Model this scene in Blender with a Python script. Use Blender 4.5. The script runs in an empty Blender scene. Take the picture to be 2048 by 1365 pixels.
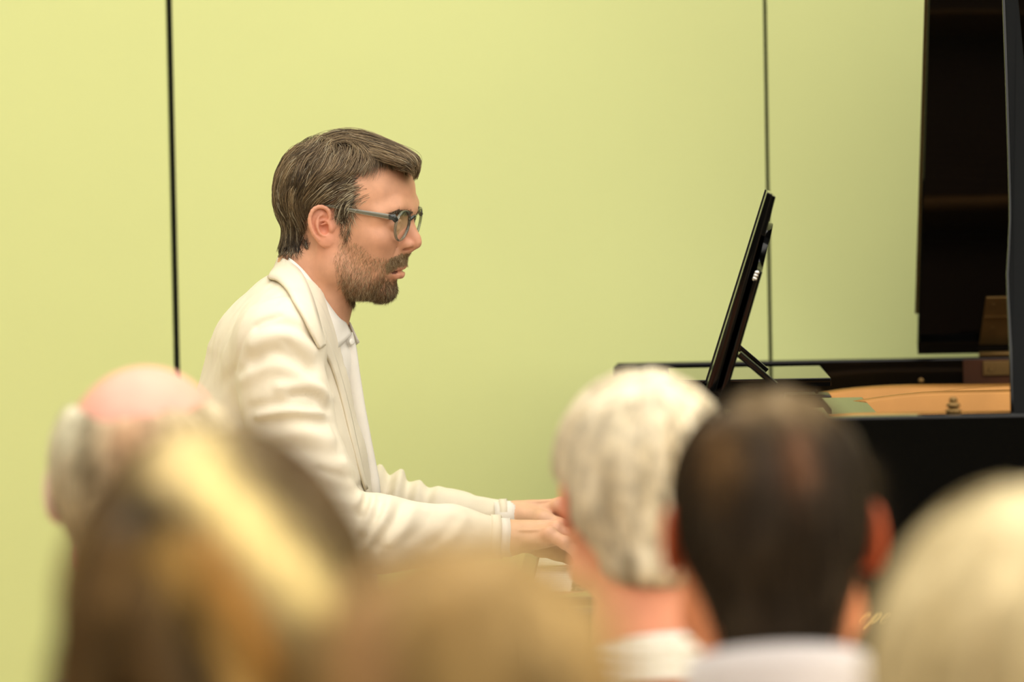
import bpy, math, random
import numpy as np
from mathutils import Vector, Matrix

random.seed(7)
RNG = np.random.default_rng(11)
S = bpy.context.scene
COL = S.collection

# ------------------------------------------------------------------ camera
W, H, FPX = 2048.0, 1365.0, 8400.0
CAM_Z = 1.306
ROLL = math.radians(1.0)
# direction of the room's depth axis (+Y) and vertical (+Z) in camera space
_d = Vector((1260 - W / 2, H / 2 - 317.0, -FPX)).normalized()
_u = Vector((-math.sin(ROLL), math.cos(ROLL), 0.0))
_u = (_u - _d * _u.dot(_d)).normalized()
_x = _d.cross(_u)
_w2c = Matrix((( _x[0], _d[0], _u[0]), (_x[1], _d[1], _u[1]), (_x[2], _d[2], _u[2])))
_c2w = _w2c.transposed()
cam_data = bpy.data.cameras.new('camera')
cam = bpy.data.objects.new('camera', cam_data)
COL.objects.link(cam)
cam.matrix_world = Matrix.Translation((0, 0, CAM_Z)) @ _c2w.to_4x4()
cam_data.sensor_width = 36.0
cam_data.sensor_fit = 'HORIZONTAL'
cam_data.lens = FPX / W * 36.0
cam_data.clip_end = 60
cam_data.dof.use_dof = True
cam_data.dof.focus_distance = 5.92
cam_data.dof.aperture_fstop = 3.1
cam_data.dof.aperture_blades = 0
S.camera = cam

# ------------------------------------------------------------------ light
world = bpy.data.worlds.new('hall_ambient')
S.world = world
world.use_nodes = True
world.node_tree.nodes['Background'].inputs[0].default_value = (1.0, 0.95, 0.85, 1)
world.node_tree.nodes['Background'].inputs[1].default_value = 0.1


def area_light(name, loc, target, sx, sy, power, color):
    d = bpy.data.lights.new(name, 'AREA')
    d.shape = 'RECTANGLE'
    d.size, d.size_y = sx, sy
    d.energy = power
    d.color = color
    o = bpy.data.objects.new(name, d)
    COL.objects.link(o)
    o.location = loc
    o.rotation_euler = (Vector(target) - Vector(loc)).to_track_quat('-Z', 'Y').to_euler()
    return o


WARM = (1.0, 0.965, 0.91)
area_light('luminous_ceiling', (1.5, 2.0, 3.5), (1.5, 2.0, 0), 8.4, 10.0, 670, WARM)
area_light('side_window_right', (5.7, 2.2, 1.6), (0.4, 7.0, 0.8), 3.0, 2.2, 50, (1.0, 0.98, 0.94))
area_light('side_window_left', (-5.6, 0.4, 1.6), (1.2, 7.0, 0.8), 3.0, 2.2, 15, (1.0, 0.98, 0.94))
cy = S.cycles
cy.max_bounces, cy.diffuse_bounces, cy.glossy_bounces, cy.transparent_max_bounces = 7, 3, 4, 12
cy.caustics_reflective = cy.caustics_refractive = False

vs = S.view_settings
vs.view_transform = 'Standard'
vs.look = 'None'
vs.gamma = 1.0
vs.exposure = 0.0
vs.use_curve_mapping = False


# ------------------------------------------------------------------ helpers
def P(px, py, Y):
    """world point that the photograph shows at pixel (px, py), at depth Y"""
    c = Vector((px - W / 2, H / 2 - py, -FPX))
    w = _c2w @ c
    t = Y / w.y
    return Vector((w.x * t, Y, CAM_Z + w.z * t))


_C2W = np.array(_c2w)


def to_px(p):
    p = np.asarray(p, dtype=np.float64) - np.array((0, 0, CAM_Z))
    c = p @ _C2W
    return W / 2 + FPX * c[..., 0] / -c[..., 2], H / 2 - FPX * c[..., 1] / -c[..., 2]


def lin(*c):
    if len(c) == 1:
        c = c[0]
    o = []
    for v in c:
        v /= 255.0
        o.append(v / 12.92 if v <= 0.04045 else ((v + 0.055) / 1.055) ** 2.4)
    return tuple(o)


def mat(name, rgb, rough=0.5, metal=0.0, var=0.0, scale=8.0, bump=0.0, bscale=120.0, coat=0.0,
        spec=0.5, attr=None, sss=0.0, sssr=(0.01, 0.004, 0.002), trans=0.0, sheen=0.0, weave=0.0):
    m = bpy.data.materials.new(name)
    m.use_nodes = True
    nt = m.node_tree
    b = nt.nodes['Principled BSDF']
    col = lin(rgb)
    b.inputs['Base Color'].default_value = (*col, 1)
    b.inputs['Roughness'].default_value = rough
    b.inputs['Metallic'].default_value = metal
    b.inputs['Specular IOR Level'].default_value = spec
    b.inputs['Coat Weight'].default_value = coat
    b.inputs['Coat Roughness'].default_value = 0.04
    b.inputs['Transmission Weight'].default_value = trans
    b.inputs['Sheen Weight'].default_value = sheen
    if sss:
        b.inputs['Subsurface Weight'].default_value = sss
        b.inputs['Subsurface Radius'].default_value = sssr
        b.inputs['Subsurface Scale'].default_value = 1.0
    tc = nt.nodes.new('ShaderNodeTexCoord')
    src = None
    if attr:
        a = nt.nodes.new('ShaderNodeAttribute')
        a.attribute_name = attr
        src = a.outputs['Color']
    if var:
        n = nt.nodes.new('ShaderNodeTexNoise')
        n.inputs['Scale'].default_value = scale
        n.inputs['Detail'].default_value = 5
        nt.links.new(tc.outputs['Object'], n.inputs['Vector'])
        mr = nt.nodes.new('ShaderNodeMapRange')
        mr.inputs[1].default_value, mr.inputs[2].default_value = 0.3, 0.7
        mr.inputs[3].default_value, mr.inputs[4].default_value = 1 - var, 1 + var
        nt.links.new(n.outputs['Fac'], mr.inputs[0])
        vm = nt.nodes.new('ShaderNodeVectorMath')
        vm.operation = 'SCALE'
        if src:
            nt.links.new(src, vm.inputs[0])
        else:
            vm.inputs[0].default_value = col
        nt.links.new(mr.outputs[0], vm.inputs['Scale'])
        src = vm.outputs[0]
    if src:
        nt.links.new(src, b.inputs['Base Color'])
    if bump:
        n = nt.nodes.new('ShaderNodeTexNoise')
        n.inputs['Scale'].default_value = bscale
        n.inputs['Detail'].default_value = 4
        nt.links.new(tc.outputs['Object'], n.inputs['Vector'])
        h = n.outputs['Fac']
        if weave:
            for axis in ('X', 'Z'):
                wv = nt.nodes.new('ShaderNodeTexWave')
                wv.bands_direction = axis
                wv.inputs['Scale'].default_value = weave
                wv.inputs['Distortion'].default_value = 2.0
                nt.links.new(tc.outputs['Object'], wv.inputs['Vector'])
                ad = nt.nodes.new('ShaderNodeMath')
                ad.operation = 'MULTIPLY_ADD'
                ad.inputs[1].default_value = 0.35
                nt.links.new(wv.outputs['Fac'], ad.inputs[0])
                nt.links.new(h, ad.inputs[2])
                h = ad.outputs[0]
        bp = nt.nodes.new('ShaderNodeBump')
        bp.inputs['Strength'].default_value = bump
        bp.inputs['Distance'].default_value = 0.002
        nt.links.new(h, bp.inputs['Height'])
        nt.links.new(bp.outputs[0], b.inputs['Normal'])
    return m


def mesh_np(name, V, F, m, parent=None, smooth=True, col=None):
    """mesh object from numpy vertices and equal-sized faces (or a list of such face arrays)"""
    me = bpy.data.meshes.new(name)
    V = np.asarray(V, dtype=np.float32)
    Fs = F if isinstance(F, list) else [F]
    Fs = [np.asarray(f, dtype=np.int32) for f in Fs if len(f)]
    loops = np.concatenate([f.ravel() for f in Fs])
    tot = np.concatenate([np.full(len(f), f.shape[1], dtype=np.int32) for f in Fs])
    st = np.concatenate(([0], np.cumsum(tot)[:-1])).astype(np.int32)
    me.vertices.add(len(V))
    me.vertices.foreach_set('co', V.ravel())
    me.loops.add(len(loops))
    me.loops.foreach_set('vertex_index', loops)
    me.polygons.add(len(tot))
    me.polygons.foreach_set('loop_start', st)
    me.polygons.foreach_set('loop_total', tot)
    me.update(calc_edges=True)
    me.validate()
    if smooth:
        me.polygons.foreach_set('use_smooth', np.ones(len(me.polygons), dtype=bool))
    if col is not None:
        a = me.color_attributes.new('Col', 'FLOAT_COLOR', 'POINT')
        c = np.ones((len(V), 4), dtype=np.float32)
        c[:, :3] = col
        a.data.foreach_set('color', c.ravel())
    me.materials.append(m)
    o = bpy.data.objects.new(name, me)
    COL.objects.link(o)
    if parent:
        attach(o, parent)
    return o


def world_of(o):
    m = o.matrix_basis.copy()
    while o.parent:
        m = o.parent.matrix_basis @ o.matrix_parent_inverse @ m
        o = o.parent
    return m


def attach(o, parent):
    """parent o without moving it"""
    o.parent = parent
    o.matrix_parent_inverse = world_of(parent).inverted()
    return o


def thing(name, label, cat, loc=(0, 0, 0), group=None):
    o = bpy.data.objects.new(name, None)
    COL.objects.link(o)
    o.location = loc
    o.empty_display_size = 0.05
    tag(o, label, cat, group)
    return o


def tag(o, label, cat=None, group=None, kind=None):
    if label:
        o['label'] = label
    if cat:
        o['category'] = cat
    if group:
        o['group'] = group
    if kind:
        o['kind'] = kind
    return o


class MB:
    """collects simple solids into one mesh"""

    def __init__(s):
        s.v, s.f = [], []

    def box(s, lo, hi):
        n = len(s.v)
        (x0, y0, z0), (x1, y1, z1) = lo, hi
        s.v += [(x0, y0, z0), (x1, y0, z0), (x1, y1, z0), (x0, y1, z0),
                (x0, y0, z1), (x1, y0, z1), (x1, y1, z1), (x0, y1, z1)]
        s.f += [[n + i for i in q] for q in
                ((3, 2, 1, 0), (4, 5, 6, 7), (0, 1, 5, 4), (1, 2, 6, 5), (2, 3, 7, 6), (3, 0, 4, 7))]
        return s

    def prism(s, pts_a, pts_b):
        """solid between two matching polygons"""
        n, k = len(s.v), len(pts_a)
        s.v += [tuple(p) for p in pts_a] + [tuple(p) for p in pts_b]
        s.f += [list(range(n + k - 1, n - 1, -1)), list(range(n + k, n + 2 * k))]
        s.f += [[n + i, n + (i + 1) % k, n + k + (i + 1) % k, n + k + i] for i in range(k)]
        return s

    def lathe(s, prof, c, ax=Vector((0, 0, 1)), seg=20):
        ax = Vector(ax).normalized()
        a = ax.orthogonal().normalized()
        b = ax.cross(a)
        n = len(s.v)
        for r, h in prof:
            for i in range(seg):
                t = 2 * math.pi * i / seg
                s.v.append(tuple(Vector(c) + ax * h + (a * math.cos(t) + b * math.sin(t)) * r))
        for j in range(len(prof) - 1):
            for i in range(seg):
                p, q = n + j * seg, n + (j + 1) * seg
                s.f.append([p + i, p + (i + 1) % seg, q + (i + 1) % seg, q + i])
        s.f.append([n + seg - 1 - i for i in range(seg)])
        e = n + (len(prof) - 1) * seg
        s.f.append([e + i for i in range(seg)])
        return s

    def tube(s, pts, rad, seg=10, flat=None):
        pts = [Vector(p) for p in pts]
        if not hasattr(rad, '__len__'):
            rad = [rad] * len(pts)
        n = len(s.v)
        up = Vector((0, 0, 1))
        for i, p in enumerate(pts):
            t = (pts[min(i + 1, len(pts) - 1)] - pts[max(i - 1, 0)]).normalized()
            if abs(t.dot(up)) > 0.95:
                a = t.cross(Vector((0, 1, 0))).normalized()
            else:
                a = t.cross(up).normalized()
            b = a.cross(t)
            fa, fb = (1, 1) if flat is None else flat
            for k in range(seg):
                g = 2 * math.pi * k / seg
                s.v.append(tuple(p + (a * math.cos(g) * fa + b * math.sin(g) * fb) * rad[i]))
        for j in range(len(pts) - 1):
            for k in range(seg):
                p, q = n + j * seg, n + (j + 1) * seg
                s.f.append([p + k, p + (k + 1) % seg, q + (k + 1) % seg, q + k])
        s.f.append([n + seg - 1 - k for k in range(seg)])
        e = n + (len(pts) - 1) * seg
        s.f.append([e + k for k in range(seg)])
        return s

    def build(s, name, m, parent=None, bevel=0.0, smooth=False, seg=2):
        me = bpy.data.meshes.new(name)
        me.from_pydata(s.v, [], s.f)
        me.update()
        me.materials.append(m)
        o = bpy.data.objects.new(name, me)
        COL.objects.link(o)
        if parent:
            attach(o, parent)
        if smooth:
            for p in me.polygons:
                p.use_smooth = True
        if bevel:
            bm_ = o.modifiers.new('bevel', 'BEVEL')
            bm_.width = bevel
            bm_.segments = seg
            bm_.limit_method = 'ANGLE'
            bm_.angle_limit = math.radians(40)
            for p in me.polygons:
                p.use_smooth = True
            wn = o.modifiers.new('wn', 'WEIGHTED_NORMAL')
            wn.keep_sharp = True
        return o


# ---------------------------------------------------------- voxel modelling
class Vox:
    def __init__(s, lo, hi, h):
        s.lo = np.array(lo, dtype=np.float64)
        n = np.ceil((np.array(hi) - s.lo) / h).astype(int) + 1
        s.h, s.n = h, n
        s.ax = [(s.lo[i] + h * np.arange(n[i])).astype(np.float32) for i in range(3)]
        s.D = np.full(n, 0.2, dtype=np.float32)

    def block(s, lo, hi):
        sl = []
        for i in range(3):
            a = max(0, int((lo[i] - s.lo[i]) / s.h) - 1)
            b = min(s.n[i], int((hi[i] - s.lo[i]) / s.h) + 3)
            if b <= a:
                return None
            sl.append(slice(a, b))
        X = s.ax[0][sl[0]][:, None, None]
        Y = s.ax[1][sl[1]][None, :, None]
        Z = s.ax[2][sl[2]][None, None, :]
        return tuple(sl), X, Y, Z

    def _apply(s, f, lo, hi, k, cut):
        r = s.block(lo, hi)
        if r is None:
            return
        sl, X, Y, Z = r
        d = f(X, Y, Z).astype(np.float32)
        c = s.D[sl]
        if cut:
            d = -d
            if k > 0:
                hh = np.clip(k - np.abs(c - d), 0, None) / k
                s.D[sl] = np.maximum(c, d) + hh * hh * k * 0.25
            else:
                s.D[sl] = np.maximum(c, d)
        else:
            if k > 0:
                hh = np.clip(k - np.abs(c - d), 0, None) / k
                s.D[sl] = np.minimum(c, d) - hh * hh * k * 0.25
            else:
                s.D[sl] = np.minimum(c, d)

    def ell(s, c, r, k=0.0, R=None, cut=False, m=0.03):
        c, r = np.array(c, float), np.array(r, float)
        e = r.max() if R is not None else r
        mm = (0.004 if cut else m) + k

        def f(X, Y, Z):
            x, y, z = X - c[0], Y - c[1], Z - c[2]
            if R is not None:
                x, y, z = (R[i][0] * x + R[i][1] * y + R[i][2] * z for i in range(3))
            x, y, z = x / r[0], y / r[1], z / r[2]
            k0 = np.sqrt(x * x + y * y + z * z)
            k1 = np.sqrt((x / r[0]) ** 2 + (y / r[1]) ** 2 + (z / r[2]) ** 2) + 1e-6
            return k0 * (k0 - 1) / k1
        s._apply(f, c - e - mm, c + e + mm, k, cut)

    def cap(s, a, b, ra, rb=None, k=0.0, sy=1.0, cut=False, m=0.03):
        """tapered capsule; sy > 1 widens it along Y"""
        rb = ra if rb is None else rb
        a, b = np.array(a, float), np.array(b, float)
        a2, b2 = a.copy(), b.copy()
        cy = (a[1] + b[1]) / 2
        if sy != 1:
            a2[1] = cy + (a[1] - cy) / sy
            b2[1] = cy + (b[1] - cy) / sy
        ab = b2 - a2
        L = max(float(ab @ ab), 1e-9)
        mm = (0.004 if cut else m) + k
        R = max(ra, rb)

        def f(X, Y, Z):
            x, y, z = X - a2[0], ((Y - cy) / sy + cy) - a2[1], Z - a2[2]
            t = np.clip((x * ab[0] + y * ab[1] + z * ab[2]) / L, 0, 1)
            x, y, z = x - t * ab[0], y - t * ab[1], z - t * ab[2]
            return np.sqrt(x * x + y * y + z * z) - (ra + (rb - ra) * t)
        e = np.array((R, R * sy, R))
        s._apply(f, np.minimum(a, b) - e - mm, np.maximum(a, b) + e + mm, k, cut)

    def chain(s, pts, rads, k=0.0, sy=1.0, cut=False, m=0.03):
        for i in range(len(pts) - 1):
            s.cap(pts[i], pts[i + 1], rads[i], rads[i + 1], k, sy, cut, m)

    def fn(s, f, lo, hi, k=0.0, cut=False):
        s._apply(f, lo, hi, k, cut)

    def blur(s, n=1):
        for _ in range(n):
            for a in range(3):
                D = s.D
                u = np.concatenate((np.take(D, range(1, D.shape[a]), a), np.take(D, [-1], a)), a)
                l = np.concatenate((np.take(D, [0], a), np.take(D, range(0, D.shape[a] - 1), a)), a)
                s.D = 0.5 * D + 0.25 * (u + l)

    def sample(s, p):
        g = (p - s.lo) / s.h
        g = np.clip(g, 0, s.n - 1.001)
        i = g.astype(int)
        f = g - i
        D = s.D
        out = 0
        for dx in (0, 1):
            for dy in (0, 1):
                for dz in (0, 1):
                    w = (f[:, 0] if dx else 1 - f[:, 0]) * (f[:, 1] if dy else 1 - f[:, 1]) * \
                        (f[:, 2] if dz else 1 - f[:, 2])
                    out = out + w * D[i[:, 0] + dx, i[:, 1] + dy, i[:, 2] + dz]
        return out

    def grad(s, p):
        e = s.h * 1.5
        g = np.stack([s.sample(p + np.eye(3)[a] * e) - s.sample(p - np.eye(3)[a] * e) for a in range(3)], 1)
        return g / (np.linalg.norm(g, axis=1, keepdims=True) + 1e-9)

    def mesh(s):
        """surface nets"""
        D = s.D
        neg = D < 0
        c = np.zeros(np.array(D.shape) - 1, dtype=np.int8)
        for dx in (0, 1):
            for dy in (0, 1):
                for dz in (0, 1):
                    c += neg[dx:D.shape[0] - 1 + dx, dy:D.shape[1] - 1 + dy, dz:D.shape[2] - 1 + dz]
        act = (c > 0) & (c < 8)
        I = np.argwhere(act)
        idx = np.full(c.shape, -1, dtype=np.int32)
        idx[act] = np.arange(len(I))
        acc = np.zeros((len(I), 3))
        cnt = np.zeros(len(I))
        cr = [np.array((i & 1, (i >> 1) & 1, (i >> 2) & 1)) for i in range(8)]
        vals = [D[I[:, 0] + q[0], I[:, 1] + q[1], I[:, 2] + q[2]].astype(np.float64) for q in cr]
        for a in range(8):
            for b in range(a + 1, 8):
                if np.abs(cr[a] - cr[b]).sum() != 1:
                    continue
                da, db = vals[a], vals[b]
                x = (da < 0) != (db < 0)
                t = np.where(x, da / np.where(x, da - db, 1), 0)
                acc += np.where(x[:, None], cr[a] + t[:, None] * (cr[b] - cr[a]), 0)
                cnt += x
        V = s.lo + s.h * (I + acc / cnt[:, None])
        F = []
        for a in range(3):
            b, d = (a + 1) % 3, (a + 2) % 3
            n0 = np.take(neg, range(0, D.shape[a] - 1), a)
            n1 = np.take(neg, range(1, D.shape[a]), a)
            E = np.argwhere(n0 != n1)
            ok = (E[:, b] > 0) & (E[:, d] > 0) & (E[:, b] < D.shape[b] - 1) & (E[:, d] < D.shape[d] - 1)
            E = E[ok]
            fl = n0[E[:, 0], E[:, 1], E[:, 2]]
            q = []
            for ob, od in ((-1, -1), (0, -1), (0, 0), (-1, 0)):
                g = E.copy()
                g[:, b] += ob
                g[:, d] += od
                q.append(idx[g[:, 0], g[:, 1], g[:, 2]])
            q = np.stack(q, 1)
            q[~fl] = q[~fl][:, ::-1]
            F.append(q)
        return V, np.concatenate(F)


def vnormals(V, F):
    n = np.cross(V[F[:, 2]] - V[F[:, 0]], V[F[:, 3]] - V[F[:, 1]])
    N = np.zeros_like(V)
    for i in range(4):
        np.add.at(N, F[:, i], n)
    return N / (np.linalg.norm(N, axis=1, keepdims=True) + 1e-12)


def inpoly(u, v, poly):
    r = np.zeros(u.shape, dtype=bool)
    n = len(poly)
    for i in range(n):
        x1, y1 = poly[i]
        x2, y2 = poly[(i + 1) % n]
        c = ((y1 > v) != (y2 > v)) & (u < (x2 - x1) * (v - y1) / ((y2 - y1) or 1e-9) + x1)
        r ^= c
    return r


def polydist(u, v, pts):
    """distance from points to an open polyline"""
    best = np.full(u.shape, 1e9)
    for (x1, y1), (x2, y2) in zip(pts[:-1], pts[1:]):
        dx, dy = x2 - x1, y2 - y1
        t = np.clip(((u - x1) * dx + (v - y1) * dy) / (dx * dx + dy * dy + 1e-9), 0, 1)
        best = np.minimum(best, np.hypot(u - x1 - t * dx, v - y1 - t * dy))
    return best


def smooth_path(pts, n):
    """Catmull-Rom resampling of a short list of points"""
    p = np.array(pts, float)
    p = np.vstack((2 * p[0] - p[1], p, 2 * p[-1] - p[-2]))
    out = []
    m = len(p) - 3
    for i in range(n):
        t = i / (n - 1) * m
        k = min(int(t), m - 1)
        f = t - k
        a, b, c, d = p[k:k + 4]
        out.append(0.5 * ((2 * b) + (c - a) * f + (2 * a - 5 * b + 4 * c - d) * f * f + (3 * b - 3 * c + d - a) * f ** 3))
    return np.array(out)


def strands(name, paths, rad, cols, m, parent=None):
    """three-sided tapered strands, joined into one mesh; paths (N, M, 3), rad (M,) or (N, M)"""
    N, M, _ = paths.shape
    rad = np.broadcast_to(rad, (N, M))
    t = np.gradient(paths, axis=1)
    t /= np.linalg.norm(t, axis=2, keepdims=True) + 1e-9
    ref = RNG.normal(size=(N, 1, 3))
    a = np.cross(t, ref)
    a /= np.linalg.norm(a, axis=2, keepdims=True) + 1e-9
    b = np.cross(t, a)
    V = np.empty((N, M, 3, 3))
    for k in range(3):
        g = 2 * math.pi * k / 3
        V[:, :, k] = paths + (a * math.cos(g) + b * math.sin(g)) * rad[:, :, None]
    base = (np.arange(N) * M * 3)[:, None, None] + (np.arange(M - 1) * 3)[None, :, None]
    F = []
    for k in range(3):
        k2 = (k + 1) % 3
        F.append(np.concatenate((base + k, base + k2, base + 3 + k2, base + 3 + k), axis=2).reshape(-1, 4))
    C = np.repeat(cols, M * 3, axis=0)
    return mesh_np(name, V.reshape(-1, 3), np.concatenate(F), m, parent, True, C)


def noise3(p, f, seed=0):
    """cheap smooth pseudo noise from a few sines, about -1..1"""
    r = np.random.default_rng(seed)
    o = 0
    for i in range(6):
        d = r.normal(size=3)
        d /= np.linalg.norm(d)
        o = o + np.sin((p @ d) * f * (0.7 + 0.25 * i) + r.uniform(0, 6.28))
    return o / 3.0


# ------------------------------------------------------------------ materials
M = {}
M['wall'] = mat('lime_wall_paint', (215, 222, 152), 0.75, var=0.015, scale=3, bump=0.03, bscale=300)
M['seam'] = mat('joint_black', (14, 14, 10), 0.9, var=0.1)
M['seam_olive'] = mat('joint_olive', (70, 68, 38), 0.9, var=0.1)
M['floor'] = mat('pale_parquet', (226, 206, 172), 0.45, var=0.15, scale=3)
M['ceil'] = mat('grey_acoustic_ceiling', (150, 147, 140), 0.95, var=0.03, scale=2)
M['plaster'] = mat('white_plaster', (226, 220, 205), 0.9, var=0.02, scale=2)
M['rear'] = mat('dark_curtain', (58, 54, 48), 0.9, var=0.15, scale=4)
M['black'] = mat('black_polish', (7, 7, 6), 0.05, spec=0.28, var=0.1, scale=2)
M['satin'] = mat('black_satin', (14, 14, 13), 0.32, var=0.1, scale=20)
M['propblack'] = mat('black_lacquer_rubbed', (9, 10, 10), 0.6, spec=0.06, var=0.1)
M['gold'] = mat('bronze_plate', (168, 118, 58), 0.42, metal=0.5, var=0.08, scale=20, bump=0.05, bscale=200)
M['plate'] = mat('shaded_bronze', (84, 56, 26), 0.5, metal=0.3, var=0.1, scale=20)  # bronze darkened to stand in for shade, so the lid reflects less
M['brass'] = mat('brass', (196, 160, 88), 0.25, metal=1.0, var=0.08, scale=30)
M['dkbrass'] = mat('aged_brass', (118, 92, 52), 0.42, metal=0.8, var=0.12, scale=30)
M['chrome'] = mat('chrome', (210, 210, 205), 0.12, metal=1.0, var=0.04)
M['veneer'] = mat('brown_veneer', (64, 36, 18), 0.55, var=0.25, scale=14, spec=0.15)
M['ivory'] = mat('white_key_top', (240, 236, 226), 0.22, var=0.01, coat=0.3)
M['ebony'] = mat('black_key', (16, 15, 14), 0.3, var=0.1)
M['goldleaf'] = mat('gold_letters', (206, 180, 112), 0.4, metal=0.4, var=0.05)
M['felt'] = mat('red_felt', (96, 22, 22), 0.95, var=0.1)
M['spruce'] = mat('soundboard', (92, 58, 30), 0.6, var=0.12, scale=10)
M['steel'] = mat('steel_string', (170, 165, 150), 0.3, metal=1.0, var=0.05)

# ------------------------------------------------------------------ the hall
WALL_Y = 6.92


def structure(o, label=None):
    o['kind'] = 'structure'
    if label:
        o['label'] = label
    return o


XL, XR, YB, ZC = -5.8, 5.9, -4.0, 3.6
structure(MB().box((XL, YB, -0.32), (XR, WALL_Y + 0.2, -0.22)).build('floor', M['floor']), 'pale wooden floor of the hall')
structure(MB().box((XL, 4.75, -0.22), (XR, WALL_Y, 0)).build('floor_stage', M['floor'], bevel=0.004), 'low wooden stage under the piano')
structure(MB().box((XL, YB, ZC), (XR, WALL_Y + 0.2, ZC + 0.1)).build('ceiling', M['ceil']), 'grey ceiling of the hall')
structure(MB().box((XL - 0.1, YB, -0.22), (XL, WALL_Y + 0.2, ZC)).build('wall_left', M['plaster']), 'plain side wall')
structure(MB().box((XR, YB, -0.22), (XR + 0.1, WALL_Y + 0.2, ZC)).build('wall_right', M['plaster']), 'plain side wall with daylight')
structure(MB().box((XL, YB - 0.1, -0.22), (XR, YB, ZC)).build('wall_rear', M['rear']), 'dark rear wall of the hall')
wb = structure(MB().box((XL, WALL_Y + 0.02, 0), (XR, WALL_Y + 0.12, ZC)).build('wall_back', M['seam']),
               'lime green panelled wall behind the pianist')
sx1 = P(345, 360, WALL_Y).x
sx2 = P(1535.5, 360, WALL_Y).x
step = sx2 - sx1
gaps = [(sx1 + step * i, 0.0052 if i == 0 else 0.0028) for i in range(-5, 6) if XL < sx1 + step * i < XR]
edges = [(XL, 0)] + gaps + [(XR, 0)]
for (a, ga), (b, gb) in zip(edges[:-1], edges[1:]):
    MB().box((a + ga, WALL_Y, 0), (b - gb, WALL_Y + 0.019, ZC)).build('panel', M['wall'], wb, bevel=0.0012)

# ------------------------------------------------------------------ grand piano
RIM_Z, RIM_B = 0.978, 0.64
YN, YF = 5.25, 6.76            # outer faces of the near (treble) and far (bass) sides
X0 = -0.028                    # front of the arms
piano = thing('grand_piano', 'black polished grand piano with raised lid and golden iron plate', 'piano', (0.9, 6.0, 0))


def case_outline(off=0.0):
    """plan of the case from the far front corner round the tail to the near front corner"""
    pts = [(X0, YF - off), (1.9, YF - off)]
    for i in range(1, 9):
        t = i / 8 * math.pi / 2
        pts.append((1.9 + (0.36 - off) * math.sin(t), YF - 0.40 + (0.40 - off) * math.cos(t)))
    bend = [(2.22, 6.16), (2.10, 6.00), (1.90, 5.86), (1.62, 5.76), (1.36, 5.66), (1.14, 5.52), (0.98, 5.38),
            (0.86, 5.29), (0.74, 5.255), (0.60, YN), (X0, YN)]
    bp = smooth_path(bend, 26)
    for i in range(len(bp)):
        a, b = bp[max(i - 1, 0)], bp[min(i + 1, len(bp) - 1)]
        t = (b - a) / np.linalg.norm(b - a)
        n = np.array((t[1], -t[0]))
        pts.append(tuple(bp[i] - n * off * -1) if n[1] > 0 else tuple(bp[i] - n * off))
    pts[-1] = (X0, YN + off)
    return pts


o_out, o_in = case_outline(0.0), case_outline(0.038)
mb = MB()
for i in range(len(o_out) - 1):
    a, b, c, d = o_out[i], o_out[i + 1], o_in[i + 1], o_in[i]
    n = len(mb.v)
    mb.v += [(*p, z) for z in (RIM_B, RIM_Z) for p in (a, b, c, d)]
    fs = [(0, 1, 2, 3), (7, 6, 5, 4), (4, 5, 1, 0), (6, 7, 3, 2)]
    if i == 0:
        fs.append((3, 7, 4, 0))
    if i == len(o_out) - 2:
        fs.append((1, 5, 6, 2))
    mb.f += [[n + q for q in f] for f in fs]
import bmesh


def weld(o, d=1e-5):
    bm = bmesh.new()
    bm.from_mesh(o.data)
    bmesh.ops.remove_doubles(bm, verts=bm.verts, dist=d)
    bmesh.ops.recalc_face_normals(bm, faces=bm.faces)
    bm.to_mesh(o.data)
    bm.free()
    return o


rim = weld(mb.build('case_rim', M['black'], piano))
bv = rim.modifiers.new('bevel', 'BEVEL')
bv.width, bv.segments, bv.limit_method = 0.004, 3, 'ANGLE'
for p_ in rim.data.polygons:
    p_.use_smooth = True
rim.modifiers.new('wn', 'WEIGHTED_NORMAL').keep_sharp = True
MB().prism([(*p, RIM_B - 0.02) for p in o_in], [(*p, RIM_B + 0.02) for p in o_in]).build('bottom_board', M['satin'], piano)
sb_pts = [(0.40, o_in[0][1])] + o_in[1:-1] + [(0.40, o_in[-1][1])]
MB().prism([(*p, 0.80) for p in sb_pts], [(*p, 0.81) for p in sb_pts]).build('soundboard', M['spruce'], piano)

# brown inner lining of the far side and lid hinge leaf on the rim
f1 = P(1927, 741, YF - 0.046)
MB().box((f1.x, YF - 0.044, 0.90), (1.85, YF - 0.034, RIM_Z - 0.003)).build('rim_lining', M['veneer'], piano)
# arm joint: the front bit of the far arm is a separate cheek, a hair lower
for ya, yb in ((YF - 0.058, YF + 0.001), (YN - 0.001, YN + 0.058)):
    MB().box((X0 - 0.004, ya, 0.71), (0.043, yb, RIM_Z - 0.003)).build('arm_cheek', M['black'], piano, bevel=0.004)

# iron plate: base web and raised ribs
pl_pts = [(0.30, o_in[0][1] - 0.02)] + [(x - 0.02, y) for x, y in o_in[1:-1]] + [(0.30, o_in[-1][1] + 0.02)]
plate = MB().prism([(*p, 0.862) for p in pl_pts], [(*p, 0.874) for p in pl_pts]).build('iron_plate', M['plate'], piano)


def rib(pts, thick, zb=0.87, name='plate_rib'):
    """upright casting rib: pts are (x, y, ztop)"""
    pts = smooth_path(pts, 22)
    V, n = [], 6
    for x, y, z in pts:
        for dy, zz in ((-thick, zb), (-thick * 0.8, z - 0.006), (-thick * 0.4, z), (thick * 0.4, z), (thick * 0.8, z - 0.006), (thick, zb)):
            V.append((x, y + dy, zz))
    F = []
    for i in range(len(pts) - 1):
        for j in range(n - 1):
            a = i * n + j
            F.append((a, a + 1, a + n + 1, a + n))
    o = mesh_np(name, V, np.array(F)[:, ::-1], M['gold'], plate, True)
    return o


def PP(px, py, Y):
    p = P(px, py, Y)
    return (p.x, p.y, p.z)


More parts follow.
